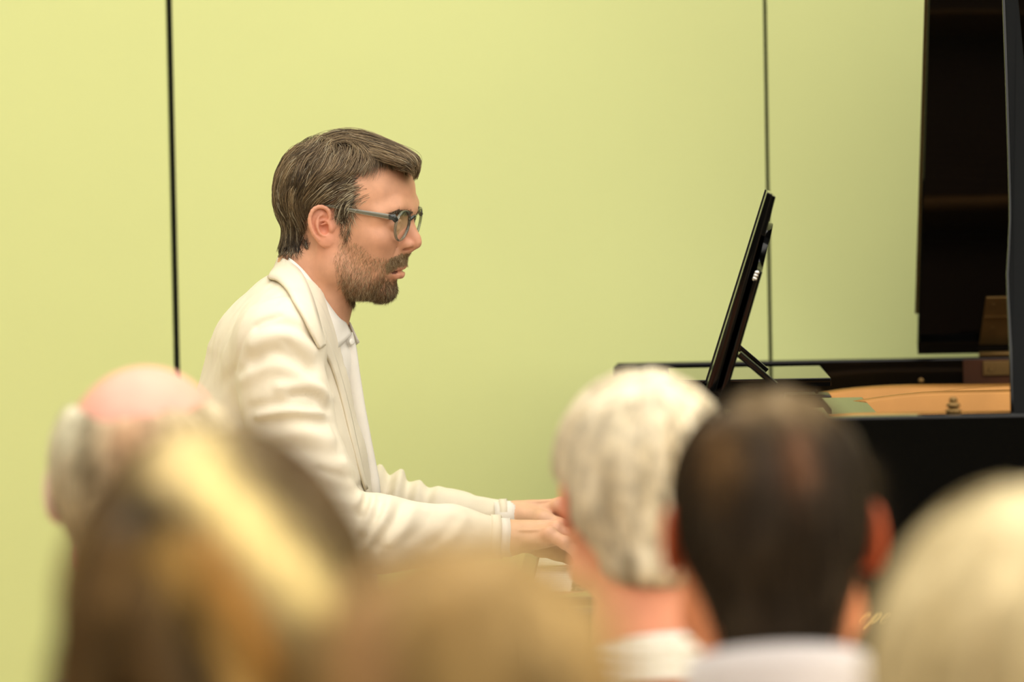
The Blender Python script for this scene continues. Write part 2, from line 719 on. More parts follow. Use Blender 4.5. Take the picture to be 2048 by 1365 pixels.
rib([PP(1640, 786, 6.48), PP(1700, 777, 6.48), PP(1790, 770.5, 6.48), PP(1900, 769, 6.48), PP(2040, 767.5, 6.48), (0.75, 6.48, 0.955), (0.95, 6.48, 0.955), (1.15, 6.49, 0.955), (1.3, 6.5, 0.955)], 0.02)
rib([PP(1560, 826, 5.98), PP(1640, 814, 5.98), PP(1740, 797, 5.98), PP(1840, 785, 5.98), PP(1930, 782, 5.98), PP(2040, 780, 5.98), (0.72, 5.98, 0.968), (0.9, 5.98, 0.968), (1.05, 5.99, 0.968), (1.2, 6.0, 0.968)], 0.014)
rib([PP(1780, 800, 6.14), PP(1860, 786, 6.14), PP(1940, 776, 6.14), PP(2040, 770.5, 6.14), (0.72, 6.15, 0.968), (0.9, 6.16, 0.968), (1.05, 6.18, 0.968), (1.2, 6.2, 0.968)], 0.006)
rib([PP(1640, 829, 5.50), PP(1750, 826, 5.50), PP(1900, 823.5, 5.50), PP(2040, 822, 5.50), (0.62, 5.51, 0.965), (0.76, 5.55, 0.965), (0.9, 5.62, 0.965)], 0.02)
# strings above the plate
mbs = MB()
for i in range(60):
    y = 5.55 + i * 0.0165
    mbs.tube([(0.42, y, 0.905), (0.62 + 1.25 * min(1, (i + 12) / 60), y + 0.12, 0.905)], 0.0006, 4)
tag(mbs.build('strings', M['steel'], piano), None, kind='stuff')

# music desk shelves and tray
for ya, yb, dx, zt in ((6.075, 6.43, 0.0, 0.9835), (5.32, 5.60, 0.032, 0.9700)):
    xa, xb = P(1338, 742, 6.25).x, P(1651, 742, 6.25).x
    MB().box((xa, ya, zt - 0.012), (xb - dx, yb, zt)).build('desk_shelf', M['black'], piano, bevel=0.0015)
MB().box((0.064, 5.605, 0.935), (0.33, 6.07, 0.955)).build('desk_tray', M['black'], piano, bevel=0.002)
MB().box((0.045, 5.32, 0.86), (0.062, 6.68, 0.945)).build('front_rail', M['satin'], piano, bevel=0.002)
c1 = P(1610, 782, 6.25)
MB().box((c1.x - 0.03, 6.22, 0.93), (P(1661, 782, 6.25).x, 6.296, 0.9505)).build('slide_block', M['satin'], piano, bevel=0.003)
MB().lathe([(0.003, 0), (0.003, 0.002)], P(1633, 784, 6.215), (0, -1, 0), 12).build('screw', M['chrome'], piano)

# folding music desk, near end at Y = DY0, far end at DY1
DY0, DY1 = 5.64, 6.06
SKEW = 0.030


def desk_slab(name, pix, m, y0=DY0, y1=DY1, bevel=0.0015, parent=None):
    q = [P(u, v, y0) for u, v in pix]
    return MB().prism([(p.x, y0, p.z) for p in q], [(p.x + (y1 - y0) * SKEW, y1, p.z) for p in q]).build(name, m, parent or piano, bevel=bevel)


desk = desk_slab('music_desk', [(1405, 800), (1534, 384), (1545, 389), (1427, 800)], M['black'])
desk_slab('desk_back_board', [(1521, 470), (1545, 391), (1551.5, 394), (1530, 474)], M['black'], DY0 + 0.0, DY1, 0.001, desk)
q_ = [P(u, v, DY0) for u, v in ((1402, 800), (1531.5, 384), (1535, 385), (1406, 800))]
MB().prism([(p.x + 0.40 * SKEW, DY1 - 0.012, p.z) for p in q_], [(p.x + 0.42 * SKEW, DY1 + 0.004, p.z) for p in q_]).build('desk_end_strip', M['satin'], desk)
# rear board with a scrolled upper edge that rises to the middle
b0, b1 = P(1437, 800, DY0), P(1513, 541, DY0)
ax_ = (b1 - b0).normalized()
nr_ = Vector((ax_.z, 0, -ax_.x))
L0 = (b1 - b0).length
rise = 0.066
prof = []
for i in range(33):
    t = i / 32
    s_ = 0.5 - 0.5 * math.cos(min(1, max(0, (0.5 - abs(t - 0.5)) / 0.3)) * math.pi)
    prof.append((DY0 + 0.004 + (DY1 - DY0 - 0.008) * t, L0 + rise * s_))
mb = MB()
A = [b0 + ax_ * l for _, l in prof]
th = 0.0085
pa = [(A[i].x, prof[i][0], A[i].z) for i in range(33)] + [(b0.x, prof[-1][0], b0.z), (b0.x, prof[0][0], b0.z)]
pb = [(x + nr_.x * th * 1.0, y, z + nr_.z * th) for x, y, z in pa]
mb.prism(pa, pb).build('desk_rear_board', M['black'], desk, bevel=0.001)
hp = P(1514, 548, DY0 - 0.004)
hb = MB()
for k in range(3):
    hb.lathe([(0.0035, 0), (0.0035, 0.006), (0.0015, 0.007)], P(1513.5 - k * 2.2, 546 + k * 6.0, DY0 + 0.004), (0, -1, 0), 12)
hb.build('desk_hinge', M['chrome'], desk, smooth=True)
s0, s1 = P(1478, 709, DY0 + 0.012), P(1552, 772, DY0 + 0.012)
dv = (s1 - s0).normalized()
nv = Vector((dv.z, 0, -dv.x)) * 0.0045
for yy in (DY0 + 0.012, DY1 - 0.03):
    q = [s0 + nv, s1 + nv, s1 - nv, s0 - nv]
    MB().prism([(p.x, yy, p.z) for p in q], [(p.x, yy + 0.016, p.z) for p in q]).build('desk_strut', M['black'], desk, bevel=0.001)

# lid, hinged on the far side; its front flap lies folded back on top of it
LID_A = math.radians(57)
hx, hy, hz = P(1835, 712, YF - 0.005).x, YF - 0.004, RIM_Z + 0.010


def lid_pt(x, w, n=0.0):
    """x along the hinge, w up the lid from the hinge, n off its inner face"""
    ca, sa = math.cos(LID_A), math.sin(LID_A)
    return (x, hy - w * ca - n * sa * 1.0, hz + w * sa - n * ca)


plan = [(x, YF - y) for x, y in o_out]
lid_out = [(hx, 0.0), (1.9, 0.0)] + [(x, w) for x, w in plan[2:] if x > hx + 0.02] + [(hx, YF - YN + 0.01)]
lid = weld(MB().prism([lid_pt(x, w, 0.0) for x, w in lid_out], [lid_pt(x, w, -0.020) for x, w in lid_out]).build('lid', M['black'], piano))
lid.modifiers.new('bevel', 'BEVEL').width = 0.0025
MB().prism([lid_pt(x, w, -0.023) for x, w in ((hx + 0.001, 0.03), (hx + 0.48, 0.03), (hx + 0.48, 1.5), (hx + 0.001, 1.5))],
           [lid_pt(x, w, -0.041) for x, w in ((hx + 0.001, 0.03), (hx + 0.48, 0.03), (hx + 0.48, 1.5), (hx + 0.001, 1.5))]
           ).build('lid_flap', M['black'], piano, bevel=0.002)
MB().prism([lid_pt(x, w, -0.019) for x, w in ((hx - 0.004, 0.06), (hx, 0.06), (hx, 1.45), (hx - 0.004, 1.45))],
           [lid_pt(x, w, -0.024) for x, w in ((hx - 0.004, 0.06), (hx, 0.06), (hx, 1.45), (hx - 0.004, 1.45))]
           ).build('flap_hinge', M['dkbrass'], lid)
MB().prism([lid_pt(hx, *q) for q in ((0, 0), (0.017, 0), (0, 0.009))], [lid_pt(1.85, *q) for q in ((0, 0), (0.017, 0), (0, 0.009))]).build('lid_moulding', M['black'], lid)
# lid hinge: two leaves and a barrel
g0 = P(1958, 705, YF - 0.01).x
leaf = MB().prism([lid_pt(x, w, 0.0) for x, w in ((g0, 0.012), (g0 + 0.16, 0.012), (g0 + 0.152, 0.105), (g0 + 0.008, 0.105))],
                  [lid_pt(x, w, 0.0035) for x, w in ((g0, 0.012), (g0 + 0.16, 0.012), (g0 + 0.152, 0.105), (g0 + 0.008, 0.105))]
                  ).build('lid_hinge', M['dkbrass'], piano, bevel=0.001)
MB().prism([lid_pt(x, w, 0.0035) for x, w in ((g0 + 0.006, 0.066), (g0 + 0.154, 0.066), (g0 + 0.154, 0.0685), (g0 + 0.006, 0.0685))],
           [lid_pt(x, w, 0.006) for x, w in ((g0 + 0.006, 0.066), (g0 + 0.154, 0.066), (g0 + 0.154, 0.0685), (g0 + 0.006, 0.0685))]
           ).build('hinge_rib', M['dkbrass'], leaf)
for xx, ww in ((0.02, 0.09), (0.02, 0.045), (0.055, 0.088), (0.05, 0.03), (0.09, 0.05), (0.13, 0.09), (0.13, 0.03)):
    c = lid_pt(g0 + xx, ww, 0.003)
    n = Vector(lid_pt(0, 0, 1)) - Vector(lid_pt(0, 0, 0))
    MB().lathe([(0.0032, 0), (0.0028, 0.0016)], c, n, 12).build('screw', M['dkbrass'], leaf)
MB().tube([(g0 - 0.002, YF - 0.034, RIM_Z + 0.004), (g0 + 0.165, YF - 0.034, RIM_Z + 0.004)], 0.005, 12).build('hinge_barrel', M['dkbrass'], leaf, smooth=True)
g1 = P(1966, 735, YF - 0.047).x
low = MB().box((g1, YF - 0.048, P(1966, 752, YF - 0.048).z), (g1 + 0.14, YF - 0.044, RIM_Z - 0.006)).build('hinge_leaf', M['dkbrass'], leaf, bevel=0.001)
MB().lathe([(0.006, 0), (0.005, 0.002)], P(1983, 738, YF - 0.048), (0, -1, 0), 14).build('screw', M['dkbrass'], low)
MB().lathe([(0.0046, 0), (0.0046, 0.003), (0.0034, 0.0042)], P(1842, 762, YF - 0.038), (0, -1, 0), 16).build('rim_screw', M['dkbrass'], piano, smooth=True)
# lid prop stick: flat bar with a wavy front edge, standing on the near side
pb_, pt_ = P(2024, 834, 5.40), P(2006, 0, 5.86)
dirp = (pt_ - pb_)
edge = [(834, 2024), (700, 2021), (600, 2016.5), (550, 2015), (500, 2018), (440, 2020.5), (400, 2020.2), (300, 2017.5), (150, 2012.5), (0, 2007)]
lft, rgt = [], []
for v, u in edge:
    t = (834 - v) / 834
    y = 5.40 + 0.46 * t
    p = P(u, v, y)
    lft.append(p)
    rgt.append(p + Vector((0.050 - 0.030 * t, 0, 0)))
ext = (lft[-1] - lft[-3]).normalized()
for k in (0.15, 0.30, 0.455):
    lft.append(lft[len(edge) - 1] + ext * k)
    rgt.append(rgt[len(edge) - 1] + ext * k)
poly = lft + rgt[::-1]
nn = Vector((0, 1, 0)) * 0.022
MB().prism([p - nn * 0.5 for p in poly], [p + nn * 0.5 for p in poly]).build('lid_prop', M['propblack'], piano, bevel=0.0025)
MB().tube([p - Vector((0.0005, 0.009, 0)) for p in lft], 0.0022, 8).build('prop_edge', M['black'], piano, smooth=True)
# brass finial on the near side
fb = P(1907, 831, 5.30)
MB().lathe([(0.0092, -0.006), (0.0092, 0.003), (0.0100, 0.004), (0.0100, 0.007), (0.0060, 0.008), (0.0055, 0.0095), (0.0086, 0.0112), (0.0090, 0.0132),
            (0.0070, 0.0150), (0.0036, 0.0162), (0.0052, 0.0178), (0.0055, 0.0200), (0.0038, 0.0224), (0.0006, 0.0234)], fb, (0, 0, 1), 20
           ).build('prop_finial', M['dkbrass'], piano, smooth=True)

# keyboard
KZ, KX, KL = 0.735, -0.1405, 0.150
keyb = MB().box((KX - 0.005, YN + 0.06, 0.655), (0.05, YF - 0.06, 0.700)).build('key_bed', M['black'], piano, bevel=0.003)
MB().box((KX - 0.03, YN + 0.02, 0.64), (KX - 0.006, YF - 0.02, 0.712)).build('key_slip', M['black'], piano, bevel=0.004)
for ya, yb in ((YN + 0.06, 6 - 0.6125), (6 + 0.6125, YF - 0.06)):
    MB().box((KX - 0.005, ya, 0.70), (0.03, yb, 0.752)).build('key_block', M['black'], piano, bevel=0.004)
for ya, yb in ((YN, YN + 0.06), (YF - 0.06, YF)):
    MB().box((KX - 0.03, ya, 0.64), (X0, yb, 0.745)).build('arm', M['black'], piano, bevel=0.012, seg=4)
MB().prism([(0.012, 5.31, 0.74), (0.028, 5.31, 0.88), (0.045, 5.31, 0.88), (0.045, 5.31, 0.70), (0.012, 5.31, 0.70)],
           [(0.012, 6.70, 0.74), (0.028, 6.70, 0.88), (0.045, 6.70, 0.88), (0.045, 6.70, 0.70), (0.012, 6.70, 0.70)]).build('fallboard', M['black'], piano, bevel=0.003)
MB().box((0.004, 5.39, 0.735), (0.0115, 6.61, 0.7385)).build('key_felt', M['felt'], piano)
wk = None
kw = 1.222 / 52
for i in range(52):
    y = 6 + 0.611 - kw * (i + 0.5)
    if wk is None:
        wk = MB().box((0, -kw / 2 + 0.0005, -0.022), (KL, kw / 2 - 0.0005, 0)).build('white_key', M['ivory'], None, bevel=0.0012)
        o = wk
    else:
        o = wk.copy()
        COL.objects.link(o)
    o.location = (KX, y, KZ)
    attach(o, keyb)
bk = None
for i in range(51):
    if (i + 5) % 7 in (2, 6):
        continue
    y = 6 + 0.611 - kw * (i + 1)
    if bk is None:
        a = [(0.0, -0.0055, 0), (0.0, 0.0055, 0), (0.095, 0.0055, 0), (0.095, -0.0055, 0)]
        b = [(0.007, -0.0045, 0.0115), (0.007, 0.0045, 0.0115), (0.095, 0.0045, 0.0115), (0.095, -0.0045, 0.0115)]
        bk = MB().prism(a[::-1], b[::-1]).build('black_key', M['ebony'], None, bevel=0.001)
        o = bk
    else:
        o = bk.copy()
        COL.objects.link(o)
    o.location = (KX + 0.052, y, KZ - 0.0005)
    attach(o, keyb)

# legs, casters and pedal lyre
for x, y in ((0.16, YN + 0.14), (0.16, YF - 0.14), (1.85, 6.35)):
    a, b = 0.055, 0.038
    lg = MB().prism([(x - b, y - b, 0.07), (x + b, y - b, 0.07), (x + b, y + b, 0.07), (x - b, y + b, 0.07)],
                    [(x - a, y - a, RIM_B), (x + a, y - a, RIM_B), (x + a, y + a, RIM_B), (x - a, y + a, RIM_B)]).build('leg', M['black'], piano, bevel=0.006)
    MB().lathe([(0.034, -0.018), (0.034, 0.018)], (x, y, 0.0345), (0, 1, 0), 20).build('caster', M['brass'], lg, smooth=False)
ly = MB().box((0.20, 5.86, 0.10), (0.26, 6.14, 0.16)).build('pedal_lyre', M['black'], piano, bevel=0.005)
for y in (5.90, 6.10):
    MB().tube([(0.23, y, 0.14), (0.23, y, RIM_B)], 0.018, 12).build('lyre_post', M['black'], ly, smooth=True)
for y in (5.93, 6.0, 6.07):
    MB().box((0.06, y - 0.012, 0.115), (0.22, y + 0.012, 0.125)).build('pedal', M['brass'], ly, bevel=0.003)

# gilt script letters on the near side of the case
def glyph(parts, ox, oz, sc, sh=0.75):
    mb = MB()
    for pts, r in parts:
        sp = smooth_path([(x, 0, z) for x, z in pts], 22)
        q = [Vector((ox + (x + z * sh) * sc, YN - 0.0006, oz + z * sc)) for x, _, z in sp]
        rr = [sc * (r[0] + (r[1] - r[0]) * i / 21) if len(r) == 2 else sc * float(np.interp(i / 21, [0, .5, 1], r)) for i in range(22)]
        mb.tube(q, rr, 8, flat=(1, 1))
    for i, v in enumerate(mb.v):
        mb.v[i] = (v[0], YN - 0.0006 + (v[1] - YN + 0.0006) * 0.04, v[2])
    return mb.build('lettering', M['goldleaf'], piano, smooth=True)


E = [([(0.12, 0.42), (0.40, 0.52), (0.58, 0.78), (0.42, 0.98), (0.20, 0.86), (0.08, 0.50), (0.14, 0.12), (0.36, 0.0), (0.66, 0.16)], (0.045, 0.11, 0.04))]
Pg = [([(0.02, 0.45), (0.18, 0.85), (0.24, 0.95), (0.22, 0.5), (0.14, -0.2), (0.06, -0.62)], (0.05, 0.13, 0.12)),
      ([(0.24, 0.70), (0.42, 0.96), (0.62, 0.90), (0.66, 0.55), (0.52, 0.12), (0.30, 0.02), (0.20, 0.16)], (0.07, 0.13, 0.04))]
xb_ = P(1716, 1250, YN).x
zb_ = P(1716, 1247, YN).z
glyph(E, xb_, zb_, 0.0125)
glyph(Pg, xb_ + 0.0115, zb_, 0.0125)
glyph(E, xb_ + 0.0235, zb_, 0.0125)

# ------------------------------------------------------------------ pianist
def cloth(name, rgb, **k):
    a = dict(rough=0.85, var=0.03, scale=30, bump=0.25, bscale=500, sheen=0.15, spec=0.25, weave=900)
    a.update(k)
    return mat(name, rgb, **a)


M['skin'] = mat('fair_skin', (214, 160, 126), 0.5, attr='Col', var=0.10, scale=45, bump=0.12, bscale=900, spec=0.4)
M['hair'] = mat('brown_hair', (110, 88, 55), 0.36, attr='Col', spec=0.5)
M['linen'] = cloth('cream_linen', (238, 227, 203))
M['shirt'] = cloth('white_cotton', (244, 238, 226), bump=0.12)
M['trouser'] = cloth('sand_cotton', (196, 184, 158))
M['leather'] = mat('brown_leather', (70, 44, 28), 0.4, var=0.15)
M['acetate'] = mat('grey_clear_acetate', (170, 174, 156), 0.08, trans=0.8, var=0.05, coat=0.3)
M['acetate_mid'] = mat('grey_acetate_arm', (124, 122, 104), 0.15, trans=0.35, var=0.05, coat=0.3)
M['acetate_dark'] = mat('smoke_acetate', (52, 56, 54), 0.15, var=0.05, coat=0.3)
M['eyewhite'] = mat('eye_white', (232, 226, 216), 0.2, var=0.02)
M['iris'] = mat('iris_grey', (70, 82, 88), 0.15, var=0.1)
M['button'] = mat('shirt_button', (236, 232, 220), 0.3, var=0.03)
g = bpy.data.materials.new('spectacle_glass')
g.use_nodes = True
nt = g.node_tree
nt.nodes.remove(nt.nodes['Principled BSDF'])
tr, gl, mx, fr = (nt.nodes.new('ShaderNodeBsdfTransparent'), nt.nodes.new('ShaderNodeBsdfGlossy'),
                  nt.nodes.new('ShaderNodeMixShader'), nt.nodes.new('ShaderNodeFresnel'))
gl.inputs['Roughness'].default_value = 0.02
tr.inputs['Color'].default_value = (0.975, 0.98, 0.965, 1)
sc_ = nt.nodes.new('ShaderNodeMath')
sc_.operation = 'MULTIPLY'
sc_.inputs[1].default_value = 0.35   # anti-reflection coating
nt.links.new(fr.outputs[0], sc_.inputs[0])
nt.links.new(sc_.outputs[0], mx.inputs[0])
nt.links.new(tr.outputs[0], mx.inputs[1])
nt.links.new(gl.outputs[0], mx.inputs[2])
nt.links.new(mx.outputs[0], nt.nodes['Material Output'].inputs['Surface'])
M['glass'] = g

PY = 6.0
pianist = thing('person', 'pianist in a cream linen jacket and glasses playing the piano', 'person',
                (P(565, 1200, PY).x, PY, 0))

# ---- head frame: x forwards, y to his right (towards the hall), z up
PSI, TAU = math.radians(17), math.radians(6)
cr, cu, ct = (np.array(_C2W[:, i]) for i in range(3))
h_f = math.cos(PSI) * cr + math.sin(PSI) * ct
h_l = math.cos(PSI) * ct - math.sin(PSI) * cr
h_u = math.cos(TAU) * cu + math.sin(TAU) * h_l
h_l = math.cos(TAU) * h_l - math.sin(TAU) * cu
H0 = np.array(P(690, 430, PY))
HM = np.stack((h_f, h_l, h_u))


def HW(p):
    return H0 + np.asarray(p, float) @ HM


def WH(p):
    return (np.asarray(p, float) - H0) @ HM.T


def side_px(p):
    """pixel of a head point, taking far-side points at their mirrored near-side place"""
    q = np.array(p, float)
    q[..., 1] = np.abs(q[..., 1])
    return to_px(HW(q))


def from_px(u, v, y):
    """head point on the plane y = const that shows at pixel (u, v)"""
    o = np.array(to_px(HW((0, y, 0))))
    a = np.array(to_px(HW((0.1, y, 0)))) - o
    b = np.array(to_px(HW((0, y, 0.1)))) - o
    s = np.linalg.solve(np.stack((a, b), 1), np.array((u, v)) - o) * 0.1
    return np.array((s[0], y, s[1]))


hv = Vox((-0.125, -0.1, -0.20), (0.135, 0.1, 0.135), 0.0014)
hv.ell((-0.001, 0, 0.028), (0.0965, 0.0755, 0.083))
hv.ell((0.040, 0, 0.034), (0.062, 0.061, 0.058), k=0.02)
hv.ell((0.033, 0, -0.030), (0.056, 0.061, 0.080), k=0.025)
nk0, nk1 = WH(P(652, 505, PY)), WH(P(596, 700, PY))
hv.cap(nk0, nk1, 0.056, 0.062, k=0.02)
hv.cap(WH(P(604, 525, PY)), WH(P(590, 620, PY)), 0.024, 0.028, k=0.03, sy=1.5)
for sg in (1, -1):
    hv.chain([(-0.002, sg * 0.060, -0.015), (0.000, sg * 0.056, -0.070), (0.032, sg * 0.040, -0.097), (0.050, sg * 0.014, -0.107)],
             [0.014, 0.015, 0.014, 0.013], k=0.022)
    hv.ell((0.062, sg * 0.043, -0.032), (0.021, 0.020, 0.018), k=0.022)          # cheekbone
    hv.chain([(0.0925, sg * 0.010, 0.007), (0.086, sg * 0.032, 0.011), (0.068, sg * 0.052, 0.004)], [0.0115, 0.010, 0.009], k=0.016)
    hv.ell((0.046, sg * 0.038, -0.064), (0.020, 0.014, 0.026), k=0.022)           # cheek
hv.ell((0.0545, 0, -0.1085), (0.0145, 0.020, 0.0140), k=0.014)                    # chin
hv.ell((0.0615, 0, -0.066), (0.0245, 0.030, 0.027), k=0.014)                       # mouth barrel
for sg in (1, -1):
    hv.ell((0.1015, sg * 0.0335, -0.011), (0.017, 0.017, 0.0125), k=0.014, cut=True)
    hv.ell((0.0785, sg * 0.0325, -0.011), (0.0135, 0.0155, 0.0125), k=0.004)
    hv.chain([(0.0905, sg * 0.020, -0.0105), (0.0925, sg * 0.0325, -0.0065), (0.084, sg * 0.0455, -0.0115)], [0.0016, 0.002, 0.0016], k=0.004)
    hv.chain([(0.0895, sg * 0.021, -0.0135), (0.0895, sg * 0.0325, -0.018), (0.083, sg * 0.044, -0.0135)], [0.0016, 0.0018, 0.0016], k=0.005)
# nose
hv.chain([(0.0915, 0, 0.000), (0.0922, 0, -0.010), (0.0985, 0, -0.0225), (0.1045, 0, -0.0345), (0.1062, 0, -0.0412)],
         [0.0072, 0.0062, 0.0060, 0.0064, 0.0072], k=0.008)
hv.cap((0.0890, 0, -0.016), (0.0900, 0, -0.042), 0.0085, 0.0125, k=0.012)
for sg in (1, -1):
    hv.ell((0.0935, sg * 0.0120, -0.0428), (0.0105, 0.0062, 0.0072), k=0.0045)
    hv.ell((0.0978, sg * 0.0112, -0.0490), (0.0088, 0.0058, 0.0036), k=0.0012, cut=True)
    hv.cap((0.0800, sg * 0.0210, -0.0440), (0.074, sg * 0.028, -0.062), 0.0014, 0.0012, k=0.008, cut=True)
hv.cap((0.0985, 0, -0.0478), (0.0905, 0, -0.0535), 0.0036, 0.005, k=0.005)
# lips
for sg in (1, -1):
    hv.chain([(0.0832, sg * 0.000, -0.0740), (0.0810, sg * 0.011, -0.0754), (0.0690, sg * 0.0245, -0.0804)], [0.0044, 0.0040, 0.0028], k=0.005)
    hv.chain([(0.0800, sg * 0.000, -0.0876), (0.0780, sg * 0.010, -0.0867), (0.0685, sg * 0.0235, -0.0824)], [0.0052, 0.0046, 0.0028], k=0.005)
    hv.chain([(0.0920, sg * 0.000, -0.0808), (0.0865, sg * 0.0120, -0.0811), (0.0750, sg * 0.0235, -0.0815)], [0.0046, 0.0034, 0.0010], k=0.0010, cut=True)
    hv.chain([(0.0850, sg * 0.000, -0.0808), (0.0815, sg * 0.0120, -0.0811), (0.0715, sg * 0.0235, -0.0815)], [0.0026, 0.0020, 0.0007], k=0.0010, cut=True)
hv.ell((0.0830, 0, -0.0995), (0.0105, 0.022, 0.0050), k=0.008, cut=True)
HAIRV = Vox(hv.lo, hv.lo + (hv.n - 1) * hv.h, hv.h)
HAIRV.D = hv.D.copy()
# ears
for sg in (1, -1):
    ec = from_px(645, 452, 0.0785)
    ec[1] *= sg
    fl = math.radians(24)
    ea = np.array((-math.cos(fl), sg * math.sin(fl), 0))
    eb = np.array((0, 0, 1.0))
    en = np.array((math.sin(fl), sg * math.cos(fl), 0))
    tl = math.radians(6)
    ea, eb = ea * math.cos(tl) - eb * math.sin(tl), eb * math.cos(tl) + ea * math.sin(tl)
    Re = np.stack((ea, eb, en))

    def ep(a, b, c=0.0):
        return ec + ea * a + eb * b + en * c
    hv.cap(ep(-0.008, 0.002, -0.004), ep(-0.010, 0.0, -0.020), 0.010, 0.014, k=0.005)
    hv.ell(ep(0.001, 0.001, -0.001), (0.0165, 0.0265, 0.0036), k=0.003, R=Re)
    hv.ell(ep(-0.001, -0.0205, 0.000), (0.0100, 0.0100, 0.0040), k=0.005, R=Re)
    hx_ = smooth_path([ep(-0.0055, 0.002, 0.001), ep(-0.0115, 0.011, 0.0035), ep(-0.0105, 0.0215, 0.0045), ep(-0.001, 0.0278, 0.0042), ep(0.0098, 0.0248, 0.0042),
                       ep(0.0163, 0.0145, 0.0042), ep(0.0173, 0.003, 0.004), ep(0.0143, -0.009, 0.003), ep(0.0085, -0.0185, 0.001)], 18)
    hv.chain(hx_, [0.0024] + [0.0029] * 16 + [0.003], k=0.0012)
    ah = smooth_path([ep(-0.002, 0.0175, 0.001), ep(0.0055, 0.010, 0.0025), ep(0.0078, 0.001, 0.0035), ep(0.0055, -0.0085, 0.0035), ep(-0.0005, -0.0135, 0.003)], 10)
    hv.chain(ah, [0.0024] * 10, k=0.0022)
    hv.chain(smooth_path([ep(0.0125, 0.018, 0.0035), ep(0.0128, 0.004, 0.0045), ep(0.0100, -0.0085, 0.0045)], 6), [0.0014] * 6, k=0.001, cut=True)
    hv.ell(ep(-0.0015, -0.003, 0.003), (0.0072, 0.0100, 0.0075), k=0.0015, R=Re, cut=True)
    hv.ell(ep(-0.003, 0.0105, 0.004), (0.0066, 0.0030, 0.0045), k=0.002, R=Re, cut=True)
    hv.ell(ep(-0.0115, -0.005, 0.003), (0.0036, 0.0058, 0.0036), k=0.003, R=Re)
    hv.cap(ep(-0.009, 0.004, 0.002), ep(0.002, 0.0015, 0.000), 0.0018, 0.0012, k=0.002)
hV, hF = hv.mesh()
hN = vnormals(hV, hF)

# skin colour of the head: ruddier nose, ears, cheeks; lips; stubble shade in the beard; dark scalp under the hair
HAIRLINE = [(829, 350), (803, 333), (755, 330), (727, 343), (718, 362), (724, 382), (717, 408), (703, 428), (699, 450), (690, 466), (680, 455),
            (669, 425), (662, 412), (640, 409), (623, 420), (616, 440), (620, 472), (626, 490), (610, 503), (592, 512), (580, 520), (540, 520),
            (500, 500), (480, 300), (600, 220), (760, 220), (860, 300)]
BEARD = [(690, 440), (700, 450), (699, 474), (722, 488), (750, 510), (776, 514), (800, 506), (812, 506), (826, 510), (826, 521), (812, 524), (796, 529), (783, 538),
         (774, 550), (783, 559), (806, 561), (815, 566), (806, 580), (806, 600), (780, 622), (735, 618), (716, 622), (696, 606), (676, 574), (664, 520), (678, 480)]
su, sv = side_px(hV)
skin = np.tile(np.array(lin(215, 160, 127)), (len(hV), 1))


def tint(w, rgb):
    global skin
    w = np.clip(w, 0, 1)[:, None]
    skin = skin * (1 - w) + np.array(lin(rgb)) * w


def blob(c, r):
    d = (hV - np.array(c)) / np.array(r)
    return np.exp(-(d * d).sum(1))


ay = hV.copy()
ay[:, 1] = np.abs(ay[:, 1])
tint(0.35 * np.exp(-(((ay - (0.100, 0.006, -0.036)) / 0.016) ** 2).sum(1)), (206, 122, 96))
tint(0.30 * np.exp(-(((ay - (0.068, 0.046, -0.030)) / 0.022) ** 2).sum(1)), (208, 132, 102))
tint(0.25 * blob((0.10, 0, 0.03), (0.03, 0.05, 0.012)), (206, 140, 108))
ec1 = from_px(645, 452, 0.0785)
tint(0.55 * np.exp(-(((ay - ec1) / (0.03, 0.02, 0.04)) ** 2).sum(1)) * (ay[:, 1] > 0.070), (226, 142, 118))
dens = np.where(inpoly(su, sv, BEARD), np.clip(polydist(su, sv, BEARD + BEARD[:1]) / 16, 0, 1), 0.0)
lipz = (np.exp(-((hV[:, 2] + 0.0765) / 0.0040) ** 2) + np.exp(-((hV[:, 2] + 0.0880) / 0.0058) ** 2)) * np.clip((hV[:, 0] - 0.066) / 0.007, 0, 1) * np.clip((0.025 - ay[:, 1]) / 0.006, 0, 1)
tint(0.5 * np.clip(lipz, 0, 1), (196, 124, 102))
tint(((np.abs(hV[:, 2] + 0.0808) < 0.0030) & (hV[:, 0] > 0.055) & (hV[:, 0] < 0.0800) & (ay[:, 1] < 0.023)).astype(float) * 0.8, (84, 34, 26))
tint(0.45 * dens * np.clip((sv - 520) / 80, 0.22, 1), (126, 86, 56))
inh = inpoly(su, sv, HAIRLINE)
hd = polydist(su, sv, HAIRLINE + HAIRLINE[:1])
tint(np.where(inh, np.clip((hd - 3) / 16, 0, 1) * 0.85, 0), (66, 50, 33))
head_part = (HW(hV), hF, skin)

# ---- hands
def hand_vox(pts_wrist, mcps, fingers, thumb, palm, veins=()):
    allp = np.array([q for q in list(pts_wrist) + list(mcps) + [x for f in fingers for x in f] + list(thumb) + [palm]], float)
    v = Vox(allp.min(0) - 0.05, allp.max(0) + 0.04, 0.0016)
    v.chain(pts_wrist, [0.0235, 0.0225, 0.0205], k=0.012, sy=1.2, m=0.02)
    for m_ in mcps:
        v.cap(pts_wrist[-1], m_, 0.0125, 0.0098, k=0.012, m=0.02)
    v.ell(palm, (0.034, 0.034, 0.0125), k=0.012, m=0.02)
    for f, m_ in zip(fingers, mcps):
        v.chain([m_] + list(f), [0.0097, 0.0086, 0.0076, 0.0066], k=0.004, m=0.02)
        v.ell(m_ + np.array((0, 0, 0.002)), (0.0105, 0.0098, 0.0098), k=0.005, m=0.02)
        v.ell(f[0], (0.0092, 0.0088, 0.0090), k=0.003, m=0.02)
    v.chain(thumb, [0.0150, 0.0118, 0.0098, 0.0085], k=0.010, m=0.02)
    for a, b in veins:
        v.cap(a, b, 0.0016, 0.0012, k=0.004, m=0.01)
    V, F = v.mesh()
    return V, F


